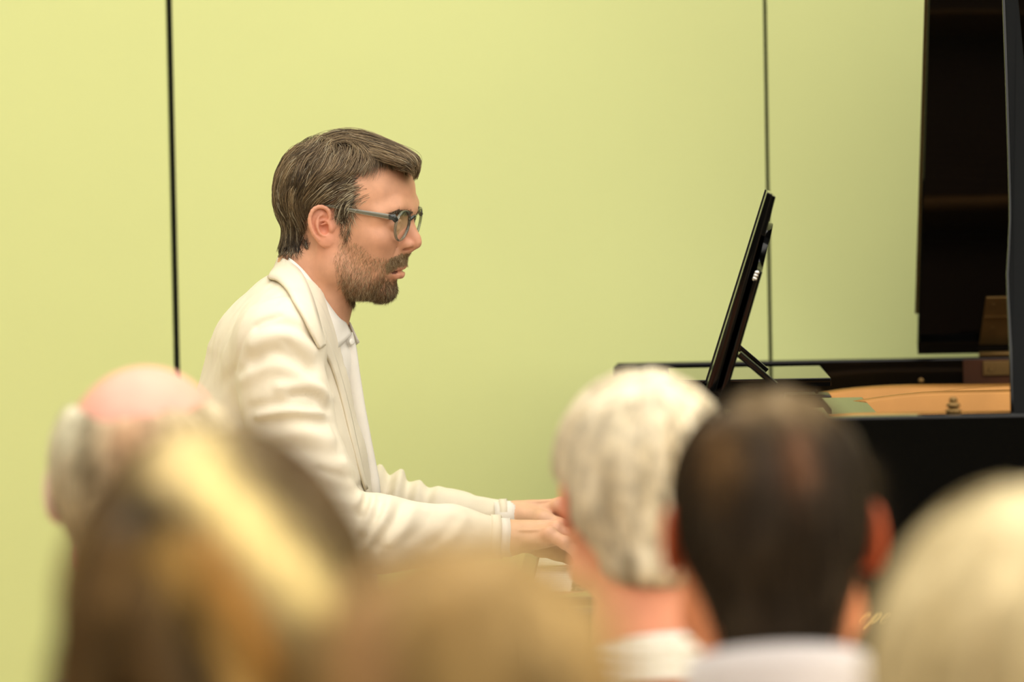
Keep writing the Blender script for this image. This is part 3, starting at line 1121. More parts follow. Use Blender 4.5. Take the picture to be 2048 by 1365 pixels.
def pw(u, v, y):
    return np.array(P(u, v, y))


def tipw(u, y, r=0.0066):
    """fingertip resting on a white key under pixel column u"""
    a = P(u, 1120, y)
    return np.array((a.x, y, KZ + r + 0.0004))


rw = [pw(1004, 1075.5, 5.837), pw(1022, 1076, 5.838), pw(1050, 1072, 5.838)]
rm = [pw(1100, 1071, 5.800), pw(1113, 1061, 5.820), pw(1121, 1054, 5.842), pw(1119, 1053, 5.865)]
rf = []
for i, (m_, ux, y) in enumerate(zip(rm, (1160, 1177, 1190, 1180), (5.786, 5.812, 5.842, 5.874))):
    tip = tipw(ux, y)
    pip = pw((1130, 1146, 1154, 1150)[i], (1086, 1074, 1068, 1068)[i], y)
    dip = pip * 0.42 + tip * 0.58 + np.array((0.004, 0, 0.006))
    rf.append([pip, dip, tip])
rt = [pw(1050, 1084, 5.856), pw(1082, 1096, 5.880), pw(1112, 1105, 5.888), tipw(1140, 5.892, 0.0085)]
dz = np.array((0, 0, 0.0105))
RH = hand_vox(rw, rm, rf, rt, pw(1082, 1078, 5.836),
              [(rw[1] + dz * 2.0, rm[2] + dz * 0.9), (rw[1] + dz * 1.9, rm[1] + dz * 0.9), (rw[1] + np.array((0, -0.02, 0.012)), rm[0] + dz * 0.7)])
lw = [pw(1014, 1038, 6.160), pw(1030, 1036, 6.160), pw(1058, 1030, 6.158)]
lm = [pw(1118, 1014, 6.128), pw(1122, 1011, 6.150), pw(1118, 1013, 6.172), pw(1106, 1018, 6.192)]
lf = []
for i, (m_, ux, y) in enumerate(zip(lm, (1172, 1186, 1178, 1160), (6.118, 6.148, 6.178, 6.206))):
    tip = tipw(ux, y)
    pip = pw((1146, 1152, 1146, 1132)[i], (1032, 1030, 1034, 1042)[i], y)
    dip = pip * 0.42 + tip * 0.58 + np.array((0.004, 0, 0.006))
    lf.append([pip, dip, tip])
lt = [pw(1052, 1036, 6.138), pw(1088, 1040, 6.112), pw(1118, 1052, 6.104), tipw(1146, 6.098, 0.0085)]
LH = hand_vox(lw, lm, lf, lt, pw(1086, 1032, 6.160), [(lw[1] + dz * 2.0, lm[0] + dz * 0.9), (lw[1] + dz * 2.0, lm[1] + dz * 0.9)])


def hand_skin(V, knuckles, tips):
    c = np.tile(np.array(lin(224, 176, 142)), (len(V), 1))
    for k in knuckles:
        w = 0.45 * np.exp(-((np.linalg.norm(V - k, axis=1) / 0.012) ** 2))[:, None]
        c = c * (1 - w) + np.array(lin(216, 132, 106)) * w
    for k in tips:
        w = 0.4 * np.exp(-((np.linalg.norm(V - k, axis=1) / 0.012) ** 2))[:, None]
        c = c * (1 - w) + np.array(lin(220, 146, 120)) * w
    return c


# ---- body core under the clothes, so that head, trunk, arms and hands are one figure
JW = lambda u, v, y: np.array(P(u, v, y))
TORSO = [(JW(582, 604, PY), 0.047), (JW(562, 715, PY), 0.098), (JW(552, 850, PY), 0.117), (JW(560, 960, PY), 0.127), (JW(566, 1180, PY), 0.136)]
R_ARM = [(JW(552, 690, 5.822), 0.062), (JW(570, 800, 5.812), 0.059), (JW(610, 950, 5.80), 0.061), (JW(634, 1052, 5.80), 0.059),
         (JW(760, 1070, 5.808), 0.0515), (JW(900, 1073, 5.825), 0.0415), (JW(1012, 1074, 5.836), 0.0265)]
L_ARM = [(JW(566, 700, 6.180), 0.062), (JW(640, 1000, 6.215), 0.058), (JW(770, 1006, 6.205), 0.044),
         (JW(900, 1031, 6.18), 0.034), (JW(1022, 1040, 6.16), 0.0255)]
HIP = {s: np.array((P(560, 1250, PY).x, PY + s * 0.095, 0.60)) for s in (1, -1)}
KNEE = {s: np.array((HIP[s][0] + 0.43, PY + s * 0.13, 0.535)) for s in (1, -1)}
ANK = {s: np.array((KNEE[s][0] + 0.03, PY + s * 0.10, 0.10)) for s in (1, -1)}
cv = Vox((TORSO[3][0][0] - 0.2, 5.70, 0.42), (RH[0][:, 0].max(), 6.32, 1.20), 0.008)
cv.chain([t[0] for t in TORSO], [t[1] - 0.03 for t in TORSO], k=0.03, sy=1.3)
for arm in (R_ARM, L_ARM):
    cv.chain([a[0] for a in arm], [max(0.018, a[1] - 0.022) for a in arm], k=0.02)
    cv.cap(arm[0][0], TORSO[1][0], 0.035, 0.05, k=0.03)
for s_ in (1, -1):
    cv.cap(TORSO[4][0], HIP[s_], 0.07, 0.07, k=0.03)
cV, cF = cv.mesh()
parts = [head_part, (RH[0], RH[1], hand_skin(RH[0], rm + [f[0] for f in rf], [f[2] for f in rf] + [rt[3]])),
         (LH[0], LH[1], hand_skin(LH[0], lm + [f[0] for f in lf], [f[2] for f in lf] + [lt[3]])),
         (cV, cF, np.tile(np.array(lin(222, 172, 138)), (len(cV), 1)))]
off, VV, FF, CC = 0, [], [], []
for V, F, c in parts:
    VV.append(V)
    FF.append(F + off)
    CC.append(c)
    off += len(V)
body = mesh_np('body', np.concatenate(VV), np.concatenate(FF), M['skin'], pianist, True, np.concatenate(CC))

# eyes
for sg in (1, -1):
    c = HW((0.0795, sg * 0.0325, -0.0115))
    e = MB().lathe([(0.012 * math.sin(t), -0.012 * math.cos(t)) for t in np.linspace(0.02, math.pi - 0.02, 18)], c, Vector(h_f), 24).build('eye', M['eyewhite'], pianist, smooth=True)
    MB().lathe([(0.0056, 0), (0.0045, 0.0009), (0.001, 0.0012)], HW((0.0795 + 0.0107, sg * 0.0325, -0.0115)), Vector(h_f), 20).build('iris', M['iris'], e, smooth=True)

# ---- jacket
jv = Vox((TORSO[3][0][0] - 0.20, 5.70, 0.50), (P(1030, 1040, 6.1).x, 6.33, 1.21), 0.0042)
jv.chain([t[0] for t in TORSO], [t[1] for t in TORSO], k=0.03, sy=1.38)
for s_ in (1, -1):
    jv.cap(JW(586, 606, PY + s_ * 0.05), JW(566, 676, PY + s_ * 0.165), 0.040, 0.056, k=0.045)
    jv.cap(JW(540, 690, PY + s_ * 0.05), JW(545, 730, PY + s_ * 0.14), 0.055, 0.060, k=0.05)
SHV = Vox(jv.lo, jv.lo + (jv.n - 1) * jv.h, jv.h)
SHV.D = jv.D + 0.008
SHV.ell(JW(677, 716, PY), (0.023, 0.038, 0.032), k=0.02)
for arm in (R_ARM, L_ARM):
    av = Vox(jv.lo, jv.lo + (jv.n - 1) * jv.h, jv.h)
    av.chain([a[0] for a in arm], [a[1] for a in arm], k=0.02)
    c, d = jv.D, av.D
    k_ = 0.012
    hh = np.clip(k_ - np.abs(c - d), 0, None) / k_
    jv.D = np.minimum(c, d) - hh * hh * k_ * 0.25
# sleeve ends are cut square
for u, v, y in ((1003, 1074, 5.836), (1014, 1040, 6.16)):
    x_ = P(u, v, y).x
    jv.fn(lambda X, Y, Z, x_=x_: (x_ - X) + 0 * Y + 0 * Z, (x_ - 0.01, y - 0.09, 0.6), (x_ + 0.1, y + 0.09, 1.0), cut=True)
# open front, narrowing down to the button
z0_, z1_ = P(690, 660, PY).z, P(735, 990, PY).z
xf0, xf1 = P(610, 660, PY).x, P(640, 990, PY).x


def opening(X, Y, Z):
    t = np.clip((z0_ - Z) / (z0_ - z1_), 0, 1)
    gap = 0.052 - 0.034 * t
    xf = xf0 + (xf1 - xf0) * t
    return np.maximum(np.maximum(np.abs(Y - PY) - gap, xf - X), (z1_ - Z))


jv.fn(opening, (xf0 - 0.02, PY - 0.1, z1_ - 0.02), (xf0 + 0.35, PY + 0.1, 1.21), k=0.006, cut=True)
# neck hole
jv.cap(JW(628, 560, PY), JW(600, 640, PY), 0.058, 0.050, k=0.004, cut=True)
jV, jF = jv.mesh()
jN = vnormals(jV, jF)
u_, v_ = to_px(jV)
near = np.clip(-jN[:, 1] * 1.6, 0, 1) * (jV[:, 1] < 5.99)
FOLDS = [  # polyline in the side view, amplitude in mm, half width in px
    ([(585, 792), (618, 791), (642, 804), (655, 826)], -5.0, 7), ([(560, 775), (610, 772), (640, 783), (656, 800)], 4.0, 11),
    ([(505, 724), (545, 704), (585, 715), (618, 738)], -4.0, 10), ([(486, 758), (545, 735), (600, 752), (648, 790)], 4.0, 13),
    ([(515, 656), (556, 647), (600, 656), (633, 678)], -2.5, 9), ([(510, 690), (550, 672), (590, 680), (625, 705)], 3.5, 12),
    ([(519, 832), (585, 822), (658, 830)], 4.0, 7), ([(519, 846), (585, 842), (650, 846)], -3.5, 9), ([(505, 815), (560, 806), (620, 812)], -3.0, 9),
    ([(520, 880), (600, 868), (660, 880)], 3.5, 14), ([(530, 912), (610, 900), (670, 908)], -2.5, 12), ([(570, 685), (604, 715), (628, 745)], -2.0, 6),
    ([(468, 740), (486, 680), (512, 648), (560, 632)], -2.2, 3.5), ([(655, 760), (662, 840), (690, 930), (708, 962)], -2.5, 4),
    ([(690, 925), (706, 948), (712, 962)], 4.0, 7), ([(640, 940), (690, 955), (712, 972)], -3.0, 7),
    ([(706, 968), (722, 985), (715, 1010)], 5.0, 8), ([(722, 970), (734, 990), (722, 1030)], -5.0, 6), ([(745, 985), (748, 1010), (728, 1060)], 5.0, 8),
    ([(762, 990), (752, 1030), (722, 1088)], -4.5, 7), ([(780, 998), (765, 1040), (735, 1090)], 4.5, 9), ([(806, 1004), (790, 1040), (750, 1092)], -4.0, 8),
    ([(830, 1010), (812, 1050), (780, 1085)], 3.0, 10), ([(865, 1020), (845, 1055), (820, 1080)], -2.2, 9), ([(905, 1040), (890, 1068), (860, 1092)], -2.0, 8),
    ([(930, 1040), (915, 1066), (890, 1085)], 2.0, 9), ([(440, 670), (470, 620), (520, 590)], 1.5, 16), ([(562, 590), (552, 612)], -1.2, 3),
    ([(420, 800), (450, 760), (480, 745)], -2.5, 12), ([(420, 900), (480, 860), (520, 850)], 3.0, 14), ([(400, 950), (470, 920), (540, 915)], -3.0, 14),
    ([(560, 1010), (640, 1000), (700, 1010)], 3.0, 14), ([(680, 700), (690, 780), (706, 860)], -1.2, 4)]
dsp = np.zeros(len(jV))
for pts, amp, wd in FOLDS:
    d = polydist(u_, v_, [tuple(q) for q in smooth_path(pts, 12)])
    ends = 1.0
    dsp += amp * 0.0014 * np.exp(-(d / (wd * 1.2)) ** 2) * ends
far_s = (jV[:, 1] > 6.10) & (u_ > 730)
bump_far = 0.0075 * np.sin((u_ - 745) / 6.8 + (v_ - 960) * 0.03) * np.clip((905 - u_) / 110, 0, 1)
jV2 = jV + jN * (dsp * near + np.where(far_s, bump_far, 0) + 0.0012 * noise3(jV, 55, 3) + 0.0007 * noise3(jV, 140, 5))[:, None]
jacket = mesh_np('jacket', jV2, jF, M['linen'], pianist)
sV, sF = SHV.mesh()
keep = sV[sF].mean(1)
kk = (keep[:, 2] > z1_ - 0.03) & (keep[:, 0] > xf0 - 0.16)
shirt = mesh_np('shirt', sV, sF[kk], M['shirt'], pianist)


def ribbon(name, inner, outer, m, parent, thick=0.003, n=40, push=None, lift=0.004, cols=5, mirror=False):
    a = np.array([JW(*q) for q in inner])
    b = np.array([JW(*q) for q in outer])
    a, b = smooth_path(a, n), smooth_path(b, n)
    g = []
    for j in range(cols):
        t = j / (cols - 1)
        q = a * (1 - t) + b * t
        g.append(q)
    g = np.stack(g, 1)
    bul = np.sin(np.linspace(0, math.pi, cols))
    if push is not None:
        q = g.reshape(-1, 3)
        for _ in range(14):
            d = push.sample(q)
            q[:, 1] -= np.clip(lift - d, 0, 0.02) * np.clip((PY - q[:, 1]) / 0.02, 0, 1)
        g = q.reshape(g.shape)
    if mirror:
        g = g.copy()
        g[:, :, 1] = 2 * PY - g[:, :, 1]
    V = g.reshape(-1, 3)
    F = []
    for i in range(n - 1):
        for j in range(cols - 1):
            p = i * cols + j
            F.append((p, p + 1, p + cols + 1, p + cols))
    o = mesh_np(name, V, np.array(F), m, parent)
    sm = o.modifiers.new('solidify', 'SOLIDIFY')
    sm.thickness = thick
    sm.offset = 0
    return o


c_in = [(557, 516, 5.999), (572, 520, 5.958), (603, 546, 5.930), (631, 594, 5.922), (650, 640, 5.926), (661, 684, 5.932)]
c_out = [(543, 553, 5.999), (560, 560, 5.935), (586, 584, 5.900), (612, 620, 5.888), (635, 662, 5.892), (650, 690, 5.905)]
l_in = [(650, 642, 5.926), (668, 698, 5.936), (689, 770, 5.944), (712, 865, 5.953), (737, 975, 5.965)]
l_out = [(636, 664, 5.892), (653, 700, 5.904), (675, 765, 5.918), (702, 865, 5.936), (733, 978, 5.960)]
for mi in (False, True):
    ribbon('jacket_collar', c_in, c_out, M['linen'], jacket, 0.004, push=jv, lift=0.005, mirror=mi)
    ribbon('lapel', l_in, l_out, M['linen'], jacket, 0.003, push=jv, lift=0.0012, mirror=mi)
s_top = [(565, 513, 5.999), (582, 518, 5.952), (611, 546, 5.936), (645, 592, 5.937), (674, 632, 5.950), (692, 647, 5.984)]
s_bot = [(560, 530, 5.999), (578, 538, 5.944), (610, 578, 5.922), (642, 636, 5.920), (667, 697, 5.930), (703, 669, 5.978)]
ribbon('shirt_collar', s_top, s_bot, M['shirt'], shirt, 0.0025)
s_bot2 = s_bot[:-2] + [(682, 703, 5.930), (714, 689, 5.978)]
s_top2 = s_top[:-1] + [(697, 649, 5.984)]
ribbon('shirt_collar', s_top2, s_bot2, M['shirt'], shirt, 0.0025, mirror=True)
MB().tube([JW(692, 668, 5.985), JW(700, 700, 5.985), JW(706, 745, 5.985), JW(716, 810, 5.985), JW(731, 890, 5.985), JW(745, 960, 5.985), JW(752, 1030, 5.985)], 0.010, 10, flat=(1.0, 0.8)).build('placket', M['shirt'], shirt, smooth=True)
MB().lathe([(0.0048, 0), (0.0048, 0.0015), (0.003, 0.002)], JW(703, 684, 5.972), (0.6, -0.8, 0.1), 16).build('button', M['button'], shirt, smooth=True)


def cuff(name, a, b, ry, rz, m, parent, thick=0.0022):
    """short open tube"""
    n, V, F = 28, [], []
    a, b = np.array(a), np.array(b)
    for p in (a, (a + b) / 2, b):
        for i in range(n):
            t = 2 * math.pi * i / n
            V.append(p + np.array((0.001 * math.sin(3 * t), ry * math.cos(t), rz * math.sin(t))))
    for j in range(2):
        for i in range(n):
            F.append((j * n + i, j * n + (i + 1) % n, (j + 1) * n + (i + 1) % n, (j + 1) * n + i))
    o = mesh_np(name, V, np.array(F), m, parent)
    s = o.modifiers.new('solidify', 'SOLIDIFY')
    s.thickness, s.offset = thick, 0
    return o


cuff('shirt_cuff', JW(978, 1075, 5.836), JW(1022, 1075.5, 5.838), 0.0305, 0.0262, M['shirt'], shirt)
cuff('shirt_cuff', JW(990, 1038, 6.16), JW(1031, 1036.5, 6.16), 0.031, 0.0245, M['shirt'], shirt)
cuff('sleeve_hem', JW(984, 1074, 5.834), JW(1004, 1074.5, 5.836), 0.0318, 0.0296, M['linen'], jacket, 0.003)
cuff('sleeve_hem', JW(1000, 1039, 6.16), JW(1015, 1038.5, 6.16), 0.0302, 0.0284, M['linen'], jacket, 0.003)

# ---- trousers, shoes, bench
tv = Vox((HIP[1][0] - 0.22, 5.70, 0.04), (ANK[1][0] + 0.12, 6.30, 0.80), 0.009)
for s_ in (1, -1):
    tv.cap(TORSO[4][0] - np.array((0, 0, 0.03)), HIP[s_], 0.115, 0.105, k=0.04)
    tv.chain([HIP[s_], KNEE[s_], ANK[s_]], [0.10, 0.070, 0.055], k=0.02)
tV, tF = tv.mesh()
mesh_np('trousers', tV, tF, M['trouser'], pianist)
for s_ in (1, -1):
    a = ANK[s_]
    v = Vox(a + (-0.12, -0.08, -0.11), a + (0.24, 0.08, 0.06), 0.005)
    v.chain([(a[0] - 0.03, a[1], 0.048), (a[0] + 0.06, a[1], 0.040), (a[0] + 0.15, a[1], 0.036)], [0.042, 0.038, 0.034], k=0.02)
    v.cap((a[0], a[1], 0.06), (a[0], a[1], 0.11), 0.042, 0.042, k=0.02)
    v.fn(lambda X, Y, Z: Z - 0.004 + 0 * X + 0 * Y, (a[0] - 0.15, a[1] - 0.1, -0.05), (a[0] + 0.3, a[1] + 0.1, 0.02), cut=True)
    V, F = v.mesh()
    mesh_np('shoe', V, F, M['leather'], pianist)
bx, bz = HIP[1][0] - 0.02, 0.44
bench = thing('piano_bench', 'black padded piano bench under the pianist', 'bench', (bx, PY, 0))
MB().box((bx - 0.17, PY - 0.33, bz - 0.06), (bx + 0.17, PY + 0.33, bz + 0.035)).build('seat_cushion', M['leather'], bench, bevel=0.025, seg=4)
MB().box((bx - 0.16, PY - 0.32, bz - 0.14), (bx + 0.16, PY + 0.32, bz - 0.06)).build('apron', M['black'], bench, bevel=0.004)
for sx in (-1, 1):
    for sy in (-1, 1):
        x, y = bx + sx * 0.13, PY + sy * 0.29
        MB().box((x - 0.022, y - 0.022, 0), (x + 0.022, y + 0.022, bz - 0.1)).build('leg', M['black'], bench, bevel=0.004)

# ------------------------------------------------------------------ hair of the pianist
FLOW = [  # side-view pixel, direction
    (560, 380, 0.0, 1), (550, 430, 0.15, 1), (565, 490, 0.25, 1), (590, 500, 0.3, 1), (580, 312, -0.6, 0.8), (600, 345, -0.3, 1), (625, 330, -0.35, 0.9),
    (600, 285, -0.7, 0.5), (640, 268, 0.1, 0.9), (660, 300, -0.2, 1), (690, 262, 0.9, 0.35), (715, 285, 0.35, 1), (702, 318, -0.5, 0.85), (662, 358, -0.78, 0.62),
    (625, 395, -0.7, 0.7), (605, 425, -0.1, 1), (720, 362, -0.9, 0.4), (692, 388, -0.92, 0.4), (655, 398, -0.85, 0.5), (612, 455, 0.15, 1), (612, 490, 0.3, 1),
    (740, 275, 0.9, 0.45), (780, 290, 0.85, 0.5), (820, 310, 0.7, 0.7), (760, 318, 0.2, 0.6), (745, 330, -0.6, 0.5), (700, 425, -0.1, 1), (692, 450, 0.1, 1),
    (710, 400, -0.7, 0.6), (580, 430, 0.1, 1), (575, 350, -0.1, 1), (735, 300, 0.3, 0.9), (590, 470, 0.15, 1), (715, 380, -0.85, 0.35)]
FL = np.array(FLOW, float)
FL[:, 2:] /= np.linalg.norm(FL[:, 2:], axis=1, keepdims=True)


def flow(p):
    u, v = side_px(p)
    d2 = (u[:, None] - FL[None, :, 0]) ** 2 + (v[:, None] - FL[None, :, 1]) ** 2 + 60
    w = d2 ** -1.6
    d = (w[:, :, None] * FL[None, :, 2:]).sum(1) / w.sum(1)[:, None]
    d /= np.linalg.norm(d, axis=1, keepdims=True) + 1e-9
    return np.stack((d[:, 0], np.zeros(len(d)), -d[:, 1]), 1)


def surface_roots(n, mask):
    """random points on the head skin where mask (per vertex) holds"""
    fm = mask[hF].all(1)
    f = hF[fm]
    a = hV[f]
    ar = np.linalg.norm(np.cross(a[:, 2] - a[:, 0], a[:, 3] - a[:, 1]), axis=1)
    pick = RNG.choice(len(f), n, p=ar / ar.sum())
    r = RNG.dirichlet(np.ones(4), n)
    return (a[pick] * r[:, :, None]).sum(1)


not_ear = np.abs(HAIRV.sample(hV)) < 0.003
NS, NM, STEP = 17000, 13, 0.0058
roots = surface_roots(int(NS * 1.25), inh & not_ear)
ru, rv = side_px(roots)
edge_ = polydist(ru, rv, HAIRLINE + HAIRLINE[:1])
roots = roots[RNG.uniform(0, 1, len(roots)) < np.clip(edge_ / 13, 0.12, 1)][:NS]
NS = len(roots)
ru, rv = side_px(roots)
hdist = polydist(ru, rv, HAIRLINE + HAIRLINE[:1])
lay = RNG.uniform(0.1, 1.0, NS) ** 0.8
room = np.clip(hdist / 34, 0.12, 1.0)
low = np.clip((512 - rv) / 110, 0.06, 1.0)
length = np.clip(hdist / 40, 0.30, 1.0) * RNG.uniform(0.65, 1.15, NS) * np.interp(rv, [300, 410, 450, 490, 515], [1, 0.85, 0.62, 0.45, 0.25])
length *= np.where((ru > 655) & (rv > 405), 0.6, 1.0) * np.where((ru < 588) & (rv > 455), 0.65, 1.0)
height = 0.0012 + lay * 0.0130 * room * low * np.interp(ru, [545, 600], [0.62, 1.0])
p = roots.copy()
paths = [p]
jit = RNG.normal(size=(NS, 3)) * 0.13
for k in range(1, NM):
    d = flow(p) + jit + 0.22 * np.stack([noise3(p, 75, 40 + a_) for a_ in range(3)], 1)
    nrm = HAIRV.grad(p)
    d -= nrm * (d * nrm).sum(1, keepdims=True)
    d /= np.linalg.norm(d, axis=1, keepdims=True) + 1e-9
    p = p + d * (STEP * length)[:, None]
    tgt = height * min(1, k / 3.5) * (1 - 0.35 * (k / NM) ** 2)
    p = p + HAIRV.grad(p) * (tgt - HAIRV.sample(p))[:, None] * 0.8
    paths.append(p)
paths = np.stack(paths, 1)
# clumping into locks
NC = 520
ci = RNG.choice(NS, NC, replace=False)
near_c = np.empty(NS, dtype=int)
for a in range(0, NS, 2000):
    near_c[a:a + 2000] = ((roots[a:a + 2000, None] - roots[ci][None]) ** 2).sum(2).argmin(1)
lead = ci[near_c]
sameside = np.linalg.norm(roots - roots[lead], axis=1) < 0.02
f = (np.linspace(0, 1, NM) ** 0.8 * 0.86)[None, :, None] * sameside[:, None, None] * np.where(RNG.uniform(0, 1, (NS, 1, 1)) < 0.14, 0.15, RNG.uniform(0.55, 1, (NS, 1, 1)))
paths = paths * (1 - f) + (paths[lead] + (lay - lay[lead])[:, None, None] * 0.0) * f
DK, MD, LT, GR = (np.array(lin(c)) for c in ((38, 29, 20), (98, 79, 54), (174, 150, 114), (212, 198, 166)))


def hair_cols(rt, n, grey, seed, dark=0.0, extra=0.0):
    c1 = noise3(rt, 160, seed)
    x = np.clip(0.47 + 0.22 * c1 + extra + RNG.normal(0, 0.19, n) - dark, 0, 1)
    c = np.where((x < 0.5)[:, None], DK + (MD - DK) * (x * 2)[:, None], MD + (LT - MD) * (x * 2 - 1)[:, None])
    gsel = RNG.uniform(0, 1, n) < grey
    c[gsel] = GR * RNG.uniform(0.75, 1.05, (gsel.sum(), 1))
    return c


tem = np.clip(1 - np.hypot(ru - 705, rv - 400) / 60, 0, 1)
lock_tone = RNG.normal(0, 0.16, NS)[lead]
cols = hair_cols(roots, NS, 0.06 + 0.42 * tem, 21, dark=0.22 * np.clip((rv - 330) / 150, 0, 1), extra=lock_tone + 0.20 * np.clip((345 - rv) / 60, 0, 1))  # upper strands lightened to paint in the highlight from above
# leave the ear free
wu, wv = side_px(paths.reshape(-1, 3))
over = (((wu - 645) / 25) ** 2 + ((wv - 453) / 40) ** 2 < 1).reshape(NS, NM).any(1) & ((ru > 648) | (rv < 425))
paths, cols = paths[~over], cols[~over]
NS = len(paths)
rad = np.interp(np.linspace(0, 1, NM), [0, 0.2, 0.7, 1], [0.00022, 0.00027, 0.00023, 0.00007])
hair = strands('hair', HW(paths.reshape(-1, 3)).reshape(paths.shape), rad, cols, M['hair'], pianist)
hair['label'] = 'short brown hair combed forward with grey at the temple'

# fringe and crown volume swept forward along guides
GA = [(628, 274), (672, 259), (725, 262), (780, 282), (818, 301), (840, 320), (834, 348)]
GB = [(640, 292), (690, 276), (742, 286), (792, 302), (824, 318), (835, 334), (829, 357)]
GC = [(652, 308), (700, 296), (745, 306), (778, 317), (802, 326), (818, 333), (826, 342)]
NF, FM = 4200, 14
q = RNG.uniform(0, 1, NF)
fp = np.empty((NF, FM, 3))
ga, gb, gc = (smooth_path(x, 60) for x in (GA, GB, GC))
for i in range(NF):
    t = q[i]
    gpath = ga * (1 - 2 * t) + gb * 2 * t if t < 0.5 else gb * (2 - 2 * t) + gc * (2 * t - 1)
    s0 = RNG.uniform(0.0, 0.45) if t < 0.4 else (RNG.uniform(0.0, 0.6) if t < 0.62 else RNG.uniform(0.3, 0.80))
    s1 = min(1.0, s0 + RNG.uniform(0.42, 0.72))
    if RNG.uniform() < 0.35:
        s1 = 1.0
    xs = np.linspace(s0, s1, FM) * 59
    uu = np.interp(xs, range(60), gpath[:, 0]) + RNG.normal(0, 2.0)
    wob = RNG.normal(0, 2.2) * np.sin(np.linspace(0, RNG.uniform(2, 5), FM) + RNG.uniform(0, 6))
    vv = wob + (RNG.normal(0, 4.5) if t > 0.4 else 0) + np.interp(xs, range(60), gpath[:, 1]) + RNG.normal(0, 1.6) + np.abs(RNG.normal(0, 3)) * np.linspace(1, 0, FM)
    if t < 0.35:
        y = RNG.uniform(-0.056, 0.022) * np.linspace(1, 0.85, FM)
        vv = vv + 40 * np.clip(np.abs(y) - 0.012, 0, 1) * 4
    else:
        y = np.interp(t, [0.35, 0.6, 1], [0.018, 0.036, 0.054]) + np.linspace(0, -0.008, FM) + RNG.normal(0, 0.003)
    for k in range(FM):
        fp[i, k] = from_px(uu[k], vv[k], y[k])
flat = fp.reshape(-1, 3)
for _ in range(3):
    d = HAIRV.sample(flat)
    flat = flat + HAIRV.grad(flat) * np.clip(0.004 - d, 0, 0.02)[:, None]
    deep = np.clip(d - 0.030, 0, 0.02)
    flat = flat - HAIRV.grad(flat) * (deep * (flat[:, 0] < 0.085))[:, None]
fp = flat.reshape(fp.shape)
cc = RNG.choice(NF, 150, replace=False)
dd = np.abs(q[:, None] - q[cc][None]) * 0.08 + np.abs(fp[:, 6, None, 1] - fp[cc][None, :, 6, 1]) + np.linalg.norm(fp[:, None, 0] - fp[cc][None, :, 0], axis=2)
ld = cc[dd.argmin(1)]
f = (np.linspace(0, 1, FM) ** 1.1 * 0.85)[None, :, None] * RNG.uniform(0.4, 1, (NF, 1, 1))
fp = fp * (1 - f) + fp[ld] * f
cols = hair_cols(fp[:, 0], NF, 0.05, 33, extra=0.12 + RNG.normal(0, 0.18, NF)[ld])
fr_ = strands('fringe', HW(fp.reshape(-1, 3)).reshape(fp.shape), np.interp(np.linspace(0, 1, FM), [0, 0.2, 0.75, 1], [0.0002, 0.00026, 0.00022, 0.00006]), cols, M['hair'], hair)

# ---- beard
def facial(name, n, poly, lens, dirf, colf, r0, lift=0.45, dens=None):
    m_ = inpoly(su, sv, poly) & not_ear
    rt = surface_roots(n, m_)
    u, v = side_px(rt)
    if dens is not None:
        keep_ = RNG.uniform(0, 1, n) < dens(u, v)
        rt, u, v = rt[keep_], u[keep_], v[keep_]
        n = len(rt)
    L = lens(u, v) * RNG.uniform(0.5, 1.25, n)
    d = dirf(u, v) + RNG.normal(0, 0.30, (n, 3))
    nr = HAIRV.grad(rt)
    d -= nr * (d * nr).sum(1, keepdims=True)
    d /= np.linalg.norm(d, axis=1, keepdims=True) + 1e-9
    bend = RNG.normal(0, 0.18, (n, 3))
    ps = []
    for k in range(4):
        t = k / 3
        ps.append(rt + (d * t + bend * t * t + nr * lift * t * (1 - 0.35 * t)) * L[:, None])
    ps = np.stack(ps, 1)
    return strands(name, HW(ps.reshape(-1, 3)).reshape(ps.shape), np.array((r0, r0, r0 * 0.85, r0 * 0.3)), colf(u, v, n), M['hair'], pianist)


def beard_len(u, v):
    return np.interp(v, [440, 500, 540, 580, 610], [0.005, 0.0045, 0.005, 0.0075, 0.009])


def beard_dir(u, v):
    t = np.clip((u - 740) / 60, 0, 1)
    x = -0.30 + 0.55 * t
    x = np.where(v > 600, x - 0.5, x)
    return np.stack((x, 0 * x, -np.ones_like(x)), 1)


BD, BM, BL, BG = (np.array(lin(c)) for c in ((50, 38, 24), (104, 76, 44), (176, 140, 92), (208, 188, 148)))


def beard_cols(u, v, n):
    dark = np.clip((v - 530) / 60, 0, 1) * 0.36 + np.clip(1 - np.hypot(u - 790, v - 520) / 38, 0, 1) * 0.18 + np.clip(1 - np.hypot(u - 780, v - 580) / 40, 0, 1) * 0.25
    x = np.clip(0.80 - dark + RNG.normal(0, 0.24, n), 0, 1)
    c = np.where((x < 0.45)[:, None], BD + (BM - BD) * (x / 0.45)[:, None], BM + (BL - BM) * ((x - 0.45) / 0.55)[:, None])
    g = RNG.uniform(0, 1, n) < np.clip(0.35 - 0.28 * dark, 0.08, 0.5)
    c[g] = BG * RNG.uniform(0.8, 1.05, (g.sum(), 1))
    return c


def beard_dens(u, v):
    jaw = np.clip((v - 505 - 0.25 * (740 - u)) / 70, 0, 1)
    edge = np.clip(polydist(u, v, BEARD + BEARD[:1]) / 9, 0.15, 1)
    bald = 1 - 0.75 * np.exp(-(((u - 752) / 16) ** 2 + ((v - 548) / 14) ** 2)) - 0.6 * np.exp(-(((u - 790) / 9) ** 2 + ((v - 566) / 6) ** 2))
    return np.clip((0.26 + 0.50 * jaw) * edge * bald, 0, 1)


